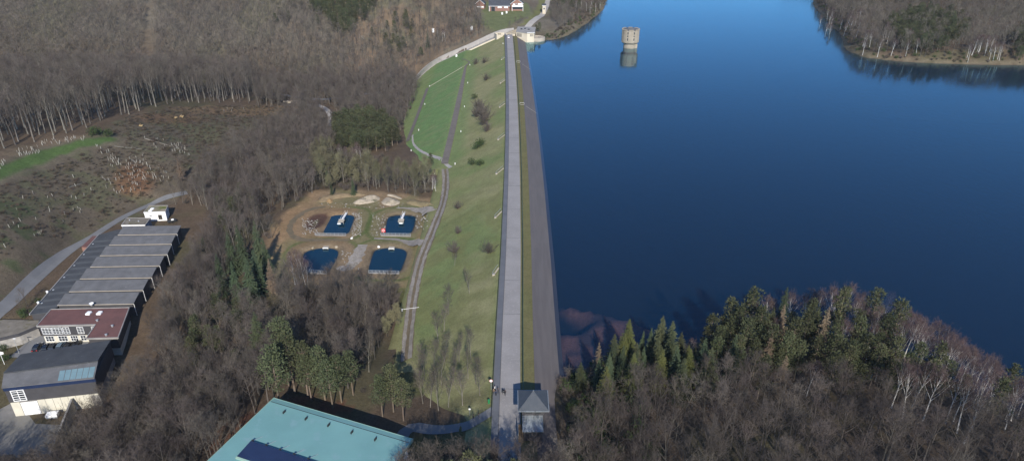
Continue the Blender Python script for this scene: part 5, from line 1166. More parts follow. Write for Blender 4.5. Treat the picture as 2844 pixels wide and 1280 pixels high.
for k in range(3):
    a = np.array((12.4, 573.8)); b = np.array((18.2, 574.6)); d = (b-a)/np.linalg.norm(b-a); n = np.array([d[1], -d[0]]); p0 = a+d*(2.6+k*1.0)
    ow.part('window', MB().prism([tuple(p0), tuple(p0+d*.45), tuple(p0+d*.45+n*.04), tuple(p0+n*.04)], .6, 2.5), 'glass_dark')
ow.part('pilaster', MB().box(12.2, 12.6, 573.4, 573.8, -10, 3.2), 'pale_concrete')
for x, y in [(8, 590), (11, 592), (14, 588)]: ow.part('roof_bush_box', MB().bbox(x-.8, x+.8, y-.5, y+.5, 3.6, 4.3, .08), 'dark_metal', rf)
dm = B('concrete_drum', 'round grey concrete apron beside the overflow building', 'apron', (22, 583, WL)); m = MB()
m.lathe([(7.6, -9), (7.2, -1.6), (6.8, -1.4), (5.5, -1.9), (0, -2.3)], 20, 20.5, 583.5); dm.part('drum', m, 'concrete')
wl = B('entrance_wall', 'low cream concrete wall box at the spillway entrance beside the parked car', 'wall', (-11, 584, 0))
wl.part('side_wall', MB().prism(quadbar((-12.4, 579), (-14.6, 587), .6, 0, 0)[0], -5, 1.2), 'pale_concrete'); wl.part('front_wall', MB().prism(quadbar((-12.4, 579), (-7.6, 581.5), .5, 0, 0)[0], -4, .9), 'pale_concrete'); wl.part('back_wall', MB().prism(quadbar((-14.6, 587), (-6.6, 587.6), .5, 0, 0)[0], -4, 1.3), 'pale_concrete')
for k, (x, z) in enumerate([(-12.4, .2), (-11.9, .55), (-11.4, .3), (-10.8, .45), (-10.2, .15), (-9.7, .4)]): wl.part('paint_mark', MB().box(x, x+.38, 587.0-.06, 587.02+.0, z-.6, z+.3), 'black_paint')
bw = B('bridge_parapet', 'long pale concrete parapet crossing diagonally behind the parked car', 'wall', (0, 590, 0)); bw.part('wall', MB().prism(quadbar((-4.8, 585.2), (4.2, 603), .6, 0, 0)[0], -2, 1.5), 'pale_concrete'); bw.part('coping', MB().prism(quadbar((-4.9, 585), (4.3, 603.2), .8, 0, 0)[0], 1.5, 1.7), 'concrete')
bw2 = B('bridge_parapet', 'shorter pale parapet on the lake side of the spillway bridge', 'wall', (3, 588, 0)); bw2.part('wall', MB().prism(quadbar((-1.6, 586.2), (5.6, 598), .5, 0, 0)[0], -2, 1.0), 'pale_concrete'); bw2.part('coping', MB().prism(quadbar((-1.6, 586.1), (5.6, 598.1), .7, 0, 0)[0], 1.0, 1.15), 'concrete')

# -- intake tower in the lake
it = thing('intake_tower', 'round concrete intake tower standing alone in the lake', 'tower', (93.8, 553.5, WL))
obj('shaft', MB().lathe([(5.0, -14), (5.0, 3.6), (5.2, 3.7)], 28), 'tower_concrete', it, smooth_=False)
obj('shaft_pier', MB().bbox(2.4, 5.6, -3.2, -.6, -12, 3.4, .2), 'tower_concrete', it)
obj('head_base', MB().lathe([(4.9, 3.5), (5.9, 3.7), (6.6, 4.5), (6.6, 5.2), (6.0, 5.3), (0, 5.3)], 20), 'tower_concrete', it)
obj('head_core', MB().lathe([(6.15, 5.0), (6.15, 13.6), (0, 13.6)], 20), 'grey_concrete', it)
NS = 8
for k in range(NS):
    a0 = 2*math.pi*(k+.12)/NS+.30; a1 = 2*math.pi*(k+.88)/NS+.30; am = (a0+a1)/2; m = MB(); ro = 6.85; pl = []
    for q in range(5): a = a0+(a1-a0)*q/4; pl.append((ro*math.cos(a), ro*math.sin(a)))
    for q in range(4, -1, -1): a = a0+(a1-a0)*q/4; pl.append((6.1*math.cos(a), 6.1*math.sin(a)))
    obj('wall_panel', m.prism(pl, 4.6, 14.2), 'tower_concrete', it)
    g0, g1 = a1+.03, 2*math.pi*(k+1.12)/NS+.30-.03; ga_ = (g0+g1)/2; c_, s_ = math.cos(ga_), math.sin(ga_); hw = .75
    fr = MB(); gl = MB()
    def seg(mb, r0, r1, w0, w1, z0, z1): mb.prism([(r0*c_-w0*s_, r0*s_+w0*c_), (r0*c_-w1*s_, r0*s_+w1*c_), (r1*c_-w1*s_, r1*s_+w1*c_), (r1*c_-w0*s_, r1*s_+w0*c_)], z0, z1)
    seg(fr, 6.16, 6.6, -hw, -hw+.3, 5.6, 13.4); seg(fr, 6.16, 6.6, hw-.3, hw, 5.6, 13.4)
    for z0, z1 in ((5.6, 6.3), (8.3, 9.0), (10.4, 11.0), (13.0, 13.4)): seg(fr, 6.16, 6.58, -hw+.3, hw-.3, z0, z1)
    f = obj('window', fr, 'concrete', it)
    for z0, z1 in ((6.3, 8.3), (9.0, 10.4), (11.0, 13.0)):
        gl = MB(); seg(gl, 6.16, 6.3, -hw+.31, hw-.31, z0, z1); obj('pane', gl, 'glass_dark', f)
    m = MB(); b0, b1 = a0+.05, a1-.05; pl = [(7.15*math.cos(b0+(b1-b0)*q/3), 7.15*math.sin(b0+(b1-b0)*q/3)) for q in range(4)]+[(6.0*math.cos(b0+(b1-b0)*q/3), 6.0*math.sin(b0+(b1-b0)*q/3)) for q in (3, 2, 1, 0)]
    obj('parapet_block', m.prism(pl, 14.2, 14.75), 'tower_concrete', it)
obj('roof', MB().lathe([(6.0, 13.5), (6.0, 14.5), (3.2, 14.6), (3.0, 15.0), (0, 15.05)], 20), 'felt_grey', it)

# -- houses on the far bank
def house(name, label, x, y, z, w, d, hw, hr, roofm, wallm, gable_front=False, rz=0):
    t = thing(name, label, 'house', (x, y, z), rz); obj('wall', MB().box(-w/2, w/2, -d/2, d/2, -3, hw), wallm, t); r_ = MB(); o = .5
    if not gable_front:
        r1_ = obj('roof', r_.add([(-w/2-o, -d/2-o, hw-.2), (w/2+o, -d/2-o, hw-.2), (w/2+o, 0, hw+hr), (-w/2-o, 0, hw+hr), (-w/2-o, d/2+o, hw-.2), (w/2+o, d/2+o, hw-.2)], [(0, 1, 2, 3), (3, 2, 5, 4), (0, 3, 4), (1, 5, 2), (0, 4, 5, 1)]), roofm, t)
        obj('gutter', MB().box(-w/2-o, w/2+o, -d/2-o-.15, -d/2-o, hw-.35, hw-.1), 'bright_white', r1_)
    else:
        r1_ = obj('roof', r_.add([(-w/2-o, -d/2-o, hw-.2), (0, -d/2-o, hw+hr), (w/2+o, -d/2-o, hw-.2), (-w/2-o, d/2+o, hw-.2), (0, d/2+o, hw+hr), (w/2+o, d/2+o, hw-.2)], [(0, 1, 4, 3), (1, 2, 5, 4), (3, 4, 5), (0, 3, 5, 2)]), roofm, t)
        obj('gable', MB().add([(-w/2, -d/2-.02, hw), (w/2, -d/2-.02, hw), (0, -d/2-.02, hw+hr*.92)], [(0, 1, 2)]), wallm, t)
        for s in (-1, 1): obj('barge_board', MB().tube([(s*(w/2+o), -d/2-o, hw-.2), (0, -d/2-o, hw+hr)], .16, 4), 'bright_white', r1_)
    return t, r1_
def hwin(t, x0, x1, y, z0, z1, m='bright_white', pane='glass_dark'):
    f = obj('window', MB().box(x0, x1, y-.06, y+.05, z0, z1), m, t)
    if pane: obj('pane', MB().box(x0+.15, x1-.15, y-.1, y-.06, z0+.15, z1-.15), pane, f)
hz = 9.0
h1, r1 = house('long_house', 'long brick bungalow with dark tiled roof above the lawn', -11.8, 667, hz, 19, 10, 2.8, 4.6, 'tile_dark', 'brick')
for x in (-8, -4.2): obj('roof_window', MB().add([(x-.5, -2.9+.0, 4.75), (x+.5, -2.9, 4.75), (x+.5, -1.9, 5.6), (x-.5, -1.9, 5.6)], [(0, 1, 2, 3)]), 'bright_white', r1)
for a, b in ((-1.5, 2.2), (4.5, 8)): hwin(h1, a, b, -5.02, .8, 2.3, pane=None)
hwin(h1, -7.6, -4, -5.02, -2.4, 2.2, 'cladding_blue'); obj('corner_post', MB().box(-9.6, -9.2, -5.5, -5.1, -3, 2.6), 'bright_white', h1)
h2, r2 = house('gabled_house', 'brick house with front gable and white balcony above the lawn', 4.6, 669, hz, 11.5, 11, 4.4, 4.6, 'tile_dark', 'brick', True)
obj('balcony', MB().box(-4.6, 5.8, -7.4, -5.5, 2.0, 3.0), 'bright_white', h2); obj('terrace_roof', MB().box(-4.6, 5.8, -7.5, -5.5, 1.5, 1.85), 'cladding_blue', h2)
for x in (-4.4, 5.6): obj('balcony_post', MB().box(x-.15, x+.15, -7.3, -7, -2, 2), 'bright_white', h2)
hwin(h2, -3.8, -1.8, -5.52, 3.2, 4.6, pane=None); hwin(h2, -1.2, .2, -5.52, 3.2, 4.6); hwin(h2, 1.0, 5.2, -5.52, 3.1, 4.8, pane=None); hwin(h2, -4.2, 5.2, -5.52, -.5, 1.4, 'cladding_blue')
h3, r3 = house('brick_house', 'smaller brick gable house with pale roof edge left of the bungalow', -29.5, 674, hz+1, 8, 9, 2.6, 3.6, 'tile_dark', 'brick', True, R(-8))
obj('chimney', MB().box(-.5, .5, 1, 2, 4, 7.4), 'brick', r3); hwin(h3, -3, 3.6, -4.52, -.9, .2, pane=None)
obj('chimney', MB().box(-1.0, .6, -4.0, -3.0, 6, 9.6), 'brick', r2)
h4, _ = house('cream_gatehouse', 'narrow cream building beside the lakeside road', 30.5, 680, 5.2, 3, 8, 5, 1, 'tile_dark', 'pale_concrete')
hwin(h4, -.8, .8, -4.02, 1, 3)
for x, y in [(-9, 651), (-5, 655)]: 
    z = gz(x, y); g_ = thing('garden_shed', 'small white garden hutch on the lawn below the bungalow', 'hutch', (x, y, z), 0, 'white garden hutches'); obj('body', MB().bbox(-.7, .7, -.6, .6, -.2, 1.6, .06), 'bright_white', g_); obj('lid', MB().bbox(-.85, .85, -.75, .75, 1.6, 1.8, .05), 'white_paint', g_)
for u, v in [(1203, 90), (1310, 84)]:
    q = hit(u, v); g_ = thing('white_cabinet', 'small white cabinet alone on the brown slope above the spillway', 'cabinet', tuple(q), 0, 'white cabinets on the slope'); obj('body', MB().bbox(-1, 1, -.8, .8, -.3, 3.0, .1), 'bright_white', g_); obj('cap', MB().bbox(-1.15, 1.15, -.95, .95, 3.0, 3.2, .06), 'white_paint', g_)

# ------------------------------------------------------------------ ponds' equipment
for k, ((a, b), lab) in enumerate([(((480, 735), (725, 738)), 'white pipe railing at the pond beside the muddy basin'), (((1005, 738), (1245, 740)), 'white pipe railing at the pond with the red lifebuoy'), (((432, 1040), (572, 1046)), 'white pipe railing at the pond half hidden by birches'), (((905, 1038), (1152, 1042)), 'white pipe railing at the pond beside the gravel track')]):
    A, Bq = hit(*zA(*a)), hit(*zA(*b)); z = max(gz(A[0], A[1]), gz(Bq[0], Bq[1]), -14.9)
    t = thing('pond_railing', lab, 'railing', (A[0], A[1], z), math.atan2(Bq[1]-A[1], Bq[0]-A[0])); L = math.hypot(Bq[0]-A[0], Bq[1]-A[1]); n = 8
    obj('footing', MB().box(0, L, -.25, .25, -1.4, .06), 'grey_concrete', t)
    for i in range(n+1): obj('post', MB().tube([(L*i/n, 0, 0), (L*i/n, 0, 1.15)], .055, 6), 'galvanised', t)
    for zz in (.3, .72, 1.12): obj('rail', MB().tube([(0, 0, zz), (L, 0, zz)], .05, 5), 'galvanised', t)
for a, b, lab in [((722, 560), (690, 615), 'white footbridge and sampling platform in the pond beside the muddy basin'), ((1188, 562), (1170, 612), 'white footbridge and sampling platform in the pond with the lifebuoy')]:
    A, Bq = px(*zA(*a), -14.2), px(*zA(*b), -14.5); t = thing('pond_jetty', lab, 'jetty', (A[0], A[1], -14.3), math.atan2(Bq[1]-A[1], Bq[0]-A[0])); L = math.hypot(Bq[0]-A[0], Bq[1]-A[1])
    obj('deck', MB().box(-1, L, -.45, .45, -.1, .05), 'white_paint', t)
    for s in (-1, 1): obj('handrail', MB().tube([(-1, s*.45, .05), (-1, s*.45, 1.0), (L, s*.45, 1.0), (L, s*.45, .05)], .045, 5), 'white_paint', t)
    obj('platform', MB().box(L, L+1.8, -1.2, 1.2, -.2, .04), 'concrete', t); obj('platform_curb', MB().box(L, L+.25, -1.2, 1.2, .04, .5), 'grey_concrete', t)
    for s in (-1, 1): obj('pile', MB().tube([(L+.9, s*.9, -3), (L+.9, s*.9, -.2)], .15, 6), 'grey_concrete', t)
for p, lab in [((668, 640), 'small white float on the pond beside the muddy basin'), ((1166, 636), 'small white float on the pond with the lifebuoy')]:
    q = px(*zA(*p), POND_L+.15); t = thing('float', lab, 'float', (q[0], q[1], POND_L)); obj('hull', MB().bbox(-.75, .75, -.35, .35, -.15, .28, .1), 'bright_white', t); obj('lid', MB().bbox(-.5, .5, -.22, .22, .28, .36, .03), 'white_paint', t)
for p, lab in [((560, 834), 'grey concrete inlet box on the bank of the pond near the birches'), ((1090, 838), 'grey concrete inlet box on the bank of the pond by the track')]:
    q = px(*zA(*p), -15); t = thing('inlet_box', lab, 'inlet', (q[0], q[1], -15.3)); obj('box', MB().bbox(-1.1, 1.1, -.3, 1.3, -1, .45, .08), 'concrete', t); obj('opening', MB().box(-.8, .8, -.42, -.3, -.5, .2), 'dark_metal', t); obj('rim', MB().box(-1.1, 1.1, -.5, -.3, .2, .5), 'white_paint', t)
q = hit(*zA(1028, 725)); t = thing('lifebuoy_stand', 'red and white lifebuoy board on a post at the pond corner', 'lifebuoy', tuple(q))
obj('post', MB().tube([(0, 0, -.2), (0, 0, 2.0)], .06, 6), 'galvanised', t); m = MB(); 
bd_ = obj('board', MB().bbox(-.75, .75, -.06, .06, .9, 2.5, .02), 'red_paint', t)
m.tube([(math.cos(a)*.45, -.14, 1.7+math.sin(a)*.45) for a in np.linspace(0, 6.283, 15)], .14, 6); obj('ring', m, 'bright_white', t)
for a in (.8, 2.4, 3.9, 5.5): obj('red_band', MB().tube([(math.cos(a+d)*.45, -.14, 1.7+math.sin(a+d)*.45) for d in (-.22, 0, .22)], .155, 6), 'red_paint', t)
# heaps of sand and spoil
def heap(name, label, pts, ma, hgt, cat='heap', seed=1):
    w = [hit(*zA(*q)) for q in pts]; c = np.mean(w, axis=0); P_ = chaikin([q[:2] for q in w], 2, True)
    xs = [q[0] for q in P_]; ys = [q[1] for q in P_]; gx, gy = np.meshgrid(np.arange(min(xs)-.5, max(xs)+.6, .55), np.arange(min(ys)-.5, max(ys)+.6, .55), indexing='ij')
    d = -sdist(gx, gy, P_); b = fbm(gx, gy, 3.2, seed, 4); z = np.where(d > 0, np.minimum(d*.6, hgt*.7)*(.25+b*1.3), -.6)
    Zg = ground(gx, gy)+z; n, k = gx.shape; ix = np.arange(n*k).reshape(n, k); keep = (d[:-1, :-1] > -.6) & (d[1:, 1:] > -.6)
    f = np.stack([ix[:-1, :-1], ix[1:, :-1], ix[1:, 1:], ix[:-1, 1:]], -1)[keep]
    me_ = bpy.data.meshes.new('pile'); me_.from_pydata((np.stack([gx, gy, Zg], -1).reshape(-1, 3)-np.array([c[0], c[1], c[2]])).tolist(), [], f.tolist()); me_.update()
    o = obj(name, me_, ma, None, tuple(c)); me_.polygons.foreach_set('use_smooth', [True]*len(me_.polygons)); return tag(o, label, cat)
heap('sand_heap', 'long pale sand heap streaked with turf above the ponds', [(770, 482), (800, 455), (880, 425), (960, 415), (1010, 432), (980, 465), (900, 480), (830, 490)], 'sand', 2.2, seed=3)
heap('sand_heap', 'rounded pale sand heap at the end of the pond lane', [(1000, 470), (1030, 440), (1070, 425), (1130, 440), (1175, 470), (1130, 495), (1070, 500), (1020, 490)], 'sand', 2.6, seed=5)
heap('sand_heap', 'narrow pale sand ridge behind the rounded sand heap', [(1040, 410), (1090, 405), (1140, 415), (1185, 438), (1160, 448), (1110, 430), (1060, 420)], 'sand', 1.6, seed=8)
heap('earth_mound', 'bright ochre earth mound at the edge of the wood above the ponds', [(560, 475), (572, 435), (590, 420), (612, 435), (625, 465), (600, 480)], 'ochre', 2.2, seed=9)
heap('earth_bank', 'dry tan earth bank beside the gravel track junction', [(1190, 470), (1260, 440), (1330, 460), (1420, 480), (1440, 500), (1330, 500), (1240, 490)], 'dry_grass', 1.5, seed=12)
heap('earth_bank', 'dry tan earth bank along the wood edge above the muddy basin', [(480, 450), (540, 420), (620, 400), (760, 400), (880, 400), (890, 415), (780, 425), (640, 440), (520, 480)], 'dry_grass', 1.6, seed=14)
# rubble
rb = MB(); random.seed(5)
def rock(mb, x, y, r):
    z = gz(x, y); vs = []; 
    for a in range(6): vs.append((x+r*random.uniform(.7, 1.1)*math.cos(a*1.047), y+r*random.uniform(.7, 1.1)*math.sin(a*1.047), z-.1))
    for a in range(6): vs.append((x+r*random.uniform(.4, .8)*math.cos(a*1.047+.3), y+r*random.uniform(.4, .8)*math.sin(a*1.047+.3), z+r*random.uniform(.4, .8)))
    mb.add(vs, [tuple(range(6, 12))]+[(a, (a+1) % 6, 6+(a+1) % 6, 6+a) for a in range(6)])
for (x0, x1, y0, y1, n) in [(775, 850, 550, 740, 150), (930, 1060, 560, 740, 90), (1280, 1400, 570, 700, 30), (520, 1190, 470, 520, 60), (370, 500, 600, 730, 110), (690, 830, 860, 1010, 80)]:
    for k in range(n):
        q = hit(*zA(random.uniform(x0, x1), random.uniform(y0, y1)))
        if min(sdist(q[0], q[1], pd) for pd in PONDS) > .4: rock(rb, q[0], q[1], random.uniform(.12, .42))
tag(obj('rubble', rb, 'stone'), 'pale broken stones strewn around the pond banks', 'rubble', None, 'stuff')
for p, lab in [((770, 760), 'white stone block beside the lane between the upper ponds'), ((988, 828), 'white round stone at the corner of the pond by the track'), ((458, 836), 'pale yellow stone on the bank of the pond near the birches'), ((648, 830), 'pale tan stone on the bank right of the inlet box')]:
    q = hit(*zA(*p)); m = MB(); rock(m, 0, 0, .7); m.v = [(x, y, z-gz(0, 0)) for x, y, z in m.v]; tag(obj('boulder', m, 'white_paint' if 'white' in lab else 'sand', None, tuple(q)), lab, 'stone')

# ------------------------------------------------------------------ tree guards on the clear-cut
tg_ = thing('tree_guard', 'white tube tree guard on the replanted clear-cut hillside', 'tree guard', (0, 0, 0), 0, 'white tree guards on the clear-cut')
obj('tube', MB().lathe([(.095, -.1), (.09, 1.75), (.07, 1.75), (.07, .0)], 6), 'tube_cream', tg_); obj('stake', MB().box(.1, .15, -.025, .025, -.2, 1.4), 'wood', tg_); remember(tg_)
spots = []
def cl(n, poly):
    us = [p[0] for p in poly]; v_ = [p[1] for p in poly]; k = 0
    while k < n:
        u, v = random.uniform(min(us), max(us)), random.uniform(min(v_), max(v_))
        if inpoly(np.array(u), np.array(v), poly): spots.append((u, v)); k += 1
random.seed(21)
cl(28, [(465, 402), (500, 398), (515, 410), (528, 432), (500, 435), (480, 425)]); cl(8, [(400, 375), (465, 385), (460, 425), (400, 400)]); cl(34, [(255, 402), (300, 415), (330, 440), (405, 430), (408, 452), (340, 465), (290, 440)]); cl(62, [(290, 448), (405, 450), (440, 455), (475, 480), (470, 510), (400, 500), (330, 480)]); cl(38, [(280, 480), (420, 490), (410, 530), (340, 545), (290, 530)])
cl(34, [(115, 395), (160, 382), (235, 380), (235, 392), (150, 405), (110, 405)]); cl(26, [(35, 430), (60, 415), (108, 405), (112, 425), (60, 438)]); cl(30, [(5, 560), (220, 480), (280, 500), (230, 600), (100, 660), (0, 740)]); cl(8, [(0, 445), (20, 440), (15, 465), (0, 470)]); cl(7, [(560, 305), (680, 303), (680, 312), (560, 312)])
for i, (u, v) in enumerate(spots):
    q = hit(u, v); sc = random.uniform(.6, .9)
    o = tg_ if i == 0 else dup(tg_, (0, 0, 0))
    o.location = (q[0], q[1], q[2]-.05); o.rotation_euler = (random.uniform(-.16, .16), random.uniform(-.2, .2), random.uniform(0, 6)); o.scale = (sc, sc, sc)
# felled logs and log piles
for u, v, L, a, lab in [(365, 413, 14, .5, 'long pale fallen trunk lying on the clear-cut slope'), (440, 397, 12, .1, 'pale fallen trunk lying level near the ridge tree guards'), (215, 515, 9, 1.3, 'grey fallen trunk lying downhill in the bracken'), (840, 330, 6, .6, 'dark fallen trunk lying in the valley clearing'), (1010, 108, 12, -.8, 'pale fallen trunk leaning on the far slope below the pines')]:
    q = hit(u, v); m = MB(); e = [(math.cos(a)*s*L/2, math.sin(a)*s*L/2, gz(q[0]+math.cos(a)*s*L/2, q[1]+math.sin(a)*s*L/2)-q[2]+.25) for s in (-1, 0, 1)]
    t = thing('fallen_log', lab, 'log', tuple(q)); obj('stem', m.tube(e, [.28, .22, .12], 6), 'bark_pale', t); obj('snag', MB().tube([e[1], (e[1][0]+.4, e[1][1]+.8, e[1][2]+1.1)], [.09, .03], 4), 'bark_pale', t)
for u, v, n, lab in [(505, 326, 9, 'stack of fresh yellow logs at the top of the clear-cut'), (392, 350, 5, 'small stack of yellow logs beside the ridge wood'), (487, 328, 4, 'few cut yellow logs next to the larger log stack'), (985, 252, 10, 'orange log stack beside the valley road'), (1010, 243, 8, 'second orange log stack farther along the valley road')]:
    q = hit(u, v); t = thing('log_stack', lab, 'logs', tuple(q), random.uniform(-.2, .2)); t.scale = (.65, .65, .65)
    for i in range(n): r_ = i // 4; m = MB().tube([((i % 4)*.75-1.2+.35*r_, -1.4, .35+r_*.6), ((i % 4)*.75-1.2+.35*r_, 1.4, .35+r_*.6)], .36, 7); obj('log', m, 'log_end', t)
# bridge over the brook
q = hit(815, 285); t = thing('road_bridge', 'small bridge with white abutment wall on the valley road', 'bridge', tuple(q), .25); obj('abutment', MB().add([(-6, -2.5, -3), (5, -2.5, -1.2), (5, -2.2, 1.0), (-6, -2.2, 1.4), (-6, -1.6, -3), (5, -1.6, -1.2), (5, -1.6, 1), (-6, -1.6, 1.4)], [(0, 1, 2, 3), (3, 2, 6, 7), (1, 5, 6, 2), (4, 7, 6, 5), (0, 3, 7, 4)]), 'pale_concrete', t); obj('parapet', MB().box(-7, 6, -1.6, -1.2, .5, 1.9), 'concrete', t)
# ------------------------------------------------------------------ measuring stations on the dam
for (u, v), (u2, v2), lab in [((1393, 167), (1403, 162), 'farthest'), ((1390, 232), (1406, 224), 'x'), ((1388, 299), (1406, 288), 'x'), ((1384, 389), (1403, 379), 'x'), ((1379, 484), (1400, 470), 'x'), ((1376, 605), (1398, 590), 'x'), ((1371, 764), (1390, 750), 'x')]:
    A = hit(u, v); Bq = np.array([float(dam_left(A[1]+3.5))-.4, A[1]+3.5, -.1]); t = thing('measuring_shaft', 'small white concrete shaft with handrailed steps below the crest walkway', 'shaft', tuple(A), 0, 'measuring shafts below the crest')
    d = Bq-A; obj('shaft', MB().bbox(-.4, .4, -.4, .4, -.6, .5, .06), 'concrete', t); obj('cover', MB().bbox(-.46, .46, -.46, .46, .5, .58, .03), 'grey_concrete', t)
    L = math.hypot(d[0], d[1]); n = 9; nn_ = np.array([-d[1], d[0]])/L*.45
    for i in range(n): p = d*(i+.5)/n; obj('step', MB().box(p[0]-.3, p[0]+.3, p[1]-.22, p[1]+.22, p[2]-.3, p[2]+.1, math.atan2(d[1], d[0])), 'concrete', t)
    obj('handrail', MB().tube([(nn_[0], nn_[1], .9), (d[0]+nn_[0], d[1]+nn_[1], d[2]+1.0)], .05, 5), 'galvanised', t)
for (u, v) in [(1444, 174), (1453, 291)]:
    y = px(u, v, 0)[1]; x = float(dam_left(y))+9.2; t = thing('paving_ladder', 'white handrail and steps leading down the dark lake-side paving', 'steps', (x, y, -.1), 0, 'steps on the lake-side paving')
    obj('landing', MB().bbox(-1.0, 1.0, -.25, .25, -.3, .1, .03), 'concrete', t); obj('handrail', MB().tube([(-1.3, .4, .1), (-1.3, .4, 1.1), (1.2, .4, 1.0), (1.2, .4, .1)], .06, 5), 'white_paint', t)
    obj('steps', MB().add([(1.0, -.3, -.02), (8.8, -3.3, -4.4), (8.8, -2.6, -4.4), (1.0, .4, -.02)], [(0, 1, 2, 3)]), 'concrete', t)
for u, v in [(1305, 182), (1299, 232), (1290, 298), (1280, 367), (1264, 457), (1193, 241), (1180, 291), (1163, 363), (1142, 420), (1397, 123)]:
    q = hit(u, v); t = thing('survey_pillar', 'short white survey pillar on the dam grass', 'pillar', tuple(q), 0, 'survey pillars on the dam'); obj('shaft', MB().lathe([(.2, -.3), (.19, .8), (0, .8)], 10), 'white_paint', t); obj('cap', MB().lathe([(.25, .8), (.25, .9), (0, .95)], 10), 'white_paint', t)
q0, q1 = hit(1193, 241), hit(1290, 184); t = thing('drain_channel', 'thin pale drain channel across the bright green grass', 'drain', tuple(q0))
obj('channel', MB().tube([tuple(np.array(hit(1193+(97)*f, 241-57*f))-q0+(0, 0, .12)) for f in np.linspace(0, 1, 14)], .14, 4), 'concrete', t)
y = 190; q = hit(1145, 862); t = thing('track_barrier', 'thin white barrier pole across the gravel track', 'barrier', tuple(q), .35); obj('pole', MB().tube([(-3.2, .4, .9), (2.2, -.2, .9)], .06, 6), 'white_paint', t); obj('post', MB().box(-3.4, -3.1, .3, .5, -.3, 1.1), 'bright_white', t)

# ------------------------------------------------------------------ vehicles
def car(name, label, loc, rz, paint, group=None, cat='car'):
    t = thing(name, label, cat, loc, rz, group); L, W = 4.4, 1.78
    pr_ = [(-2.2, .35), (-2.2, .75), (-2.05, .92), (-1.25, 1.0), (-.95, 1.05), (1.0, 1.02), (1.35, .95), (2.0, .82), (2.2, .62), (2.2, .35)]
    def ex(prof, y0, y1, inset=0):
        n = len(prof); vs = [(x, y0, z) for x, z in prof]+[(x, y1, z) for x, z in prof]
        return vs, [tuple(range(n)), tuple(range(2*n-1, n-1, -1))]+[((i+1) % n, i, n+i, n+(i+1) % n) for i in range(n)]
    bo = obj('body', MB().add(*ex(pr_, -W/2, W/2)), paint, t)
    cab = [(-1.95, .98), (-1.6, 1.42), (-.4, 1.5), (.45, 1.42), (1.2, .98)]
    obj('cabin', MB().add(*ex(cab, -W/2+.12, W/2-.12)), 'glass_dark', t); obj('roof', MB().box(-1.5, .4, -W/2+.2, W/2-.2, 1.44, 1.53), paint, t)
    for x in (-1.35, 1.35):
        for y_ in (-W/2+.05, W/2-.05):
            w_ = obj('wheel', MB().tube([(x, y_-.11, .32), (x, y_+.11, .32)], .32, 12), 'rubber', t); s = math.copysign(.118, y_); obj('rim', MB().tube([(x, y_+s-.01, .32), (x, y_+s, .32)], .2, 10), 'galvanised', w_)
    for y_ in (-.65, .65): obj('headlight', MB().box(2.16, 2.22, y_-.2, y_+.2, .62, .76), 'bright_white', t); obj('taillight', MB().box(-2.22, -2.17, y_-.2, y_+.2, .66, .82), 'red_paint', t)
    return t
car('parked_car', 'white car parked on the crest road at the far end of the dam', (float(dam_left(572))+3.0, 572, .03), R(96), 'bright_white')
for (u, v), pt, lab in [((103, 963), 'black_paint', 'black car parked by the lamp post in front of the gridded windows'), ((128, 964), 'black_paint', 'black car parked second in the row by the dark hall'), ((147, 962), 'black_paint', 'black car parked in the middle of the row, beside the blue-grey one'), ((168, 960), 'blue_grey_paint', 'blue-grey car parked in the row of black cars'), ((189, 959), 'black_paint', 'black car parked between the blue-grey and the last one'), ((214, 955), 'black_paint', 'black car parked last in the row under the red roof wing')]:
    p = px(u, v, -20.8); car('parked_car', lab, (p[0], p[1], gz(p[0], p[1])+.06), R(101), pt)
p = px(146, 1152, -23); t = thing('trailer', 'small white tarpaulin-covered trailer at the pale panel wall', 'trailer', (p[0], p[1], gz(p[0], p[1])+.05), R(8)); obj('bed', MB().bbox(-1.5, 1.5, -.8, .8, .45, .9, .04), 'galvanised', t); obj('tarpaulin', MB().prism([(-1.55, -.85), (1.55, -.85), (1.55, .85), (-1.55, .85)], [.9]*4, [1.5, 1.7, 1.8, 1.6]), 'bright_white', t); obj('drawbar', MB().tube([(1.5, 0, .55), (2.6, 0, .5)], .05, 5), 'dark_metal', t)
for s in (-.85, .85): obj('wheel', MB().tube([(0, s-.1, .33), (0, s+.1, .33)], .33, 12), 'rubber', t)
p = px(478, 617, -19.5); t = thing('trailer', 'dark open box trailer on the paved court by the white house', 'trailer', (p[0], p[1], gz(p[0], p[1])), R(35)); obj('bed', MB().bbox(-1.7, 1.7, -.9, .9, .4, 1.1, .04), 'dark_metal', t); obj('load', MB().bbox(-.2, .9, -.5, .4, 1.1, 1.5, .1), 'bright_white', t)
for s in (-.95, .95): obj('wheel', MB().tube([(0, s-.1, .33), (0, s+.1, .33)], .33, 12), 'rubber', t)
p = px(53, 980, -21.5); t = thing('lamp_post', 'thin grey lamp post at the corner of the car park', 'lamp post', (p[0], p[1], gz(p[0], p[1]))); obj('pole', MB().tube([(0, 0, -.2), (0, 0, 5.6)], [.09, .05], 6), 'galvanised', t); obj('lamp_head', MB().bbox(-.15, .7, -.12, .12, 5.55, 5.7, .03), 'white_paint', t)
p = px(8, 1000, -20); t = thing('flag_pole', 'white flag pole with small pennant by the annex', 'flag pole', (p[0], p[1], gz(p[0], p[1]))); obj('pole', MB().tube([(0, 0, -.2), (0, 0, 5)], .07, 6), 'bright_white', t); obj('pennant', MB().add([(0, .02, 4.9), (1.0, .1, 4.6), (1.0, .1, 3.9), (0, .02, 3.6)], [(0, 1, 2, 3)]), 'cloth_white', t)
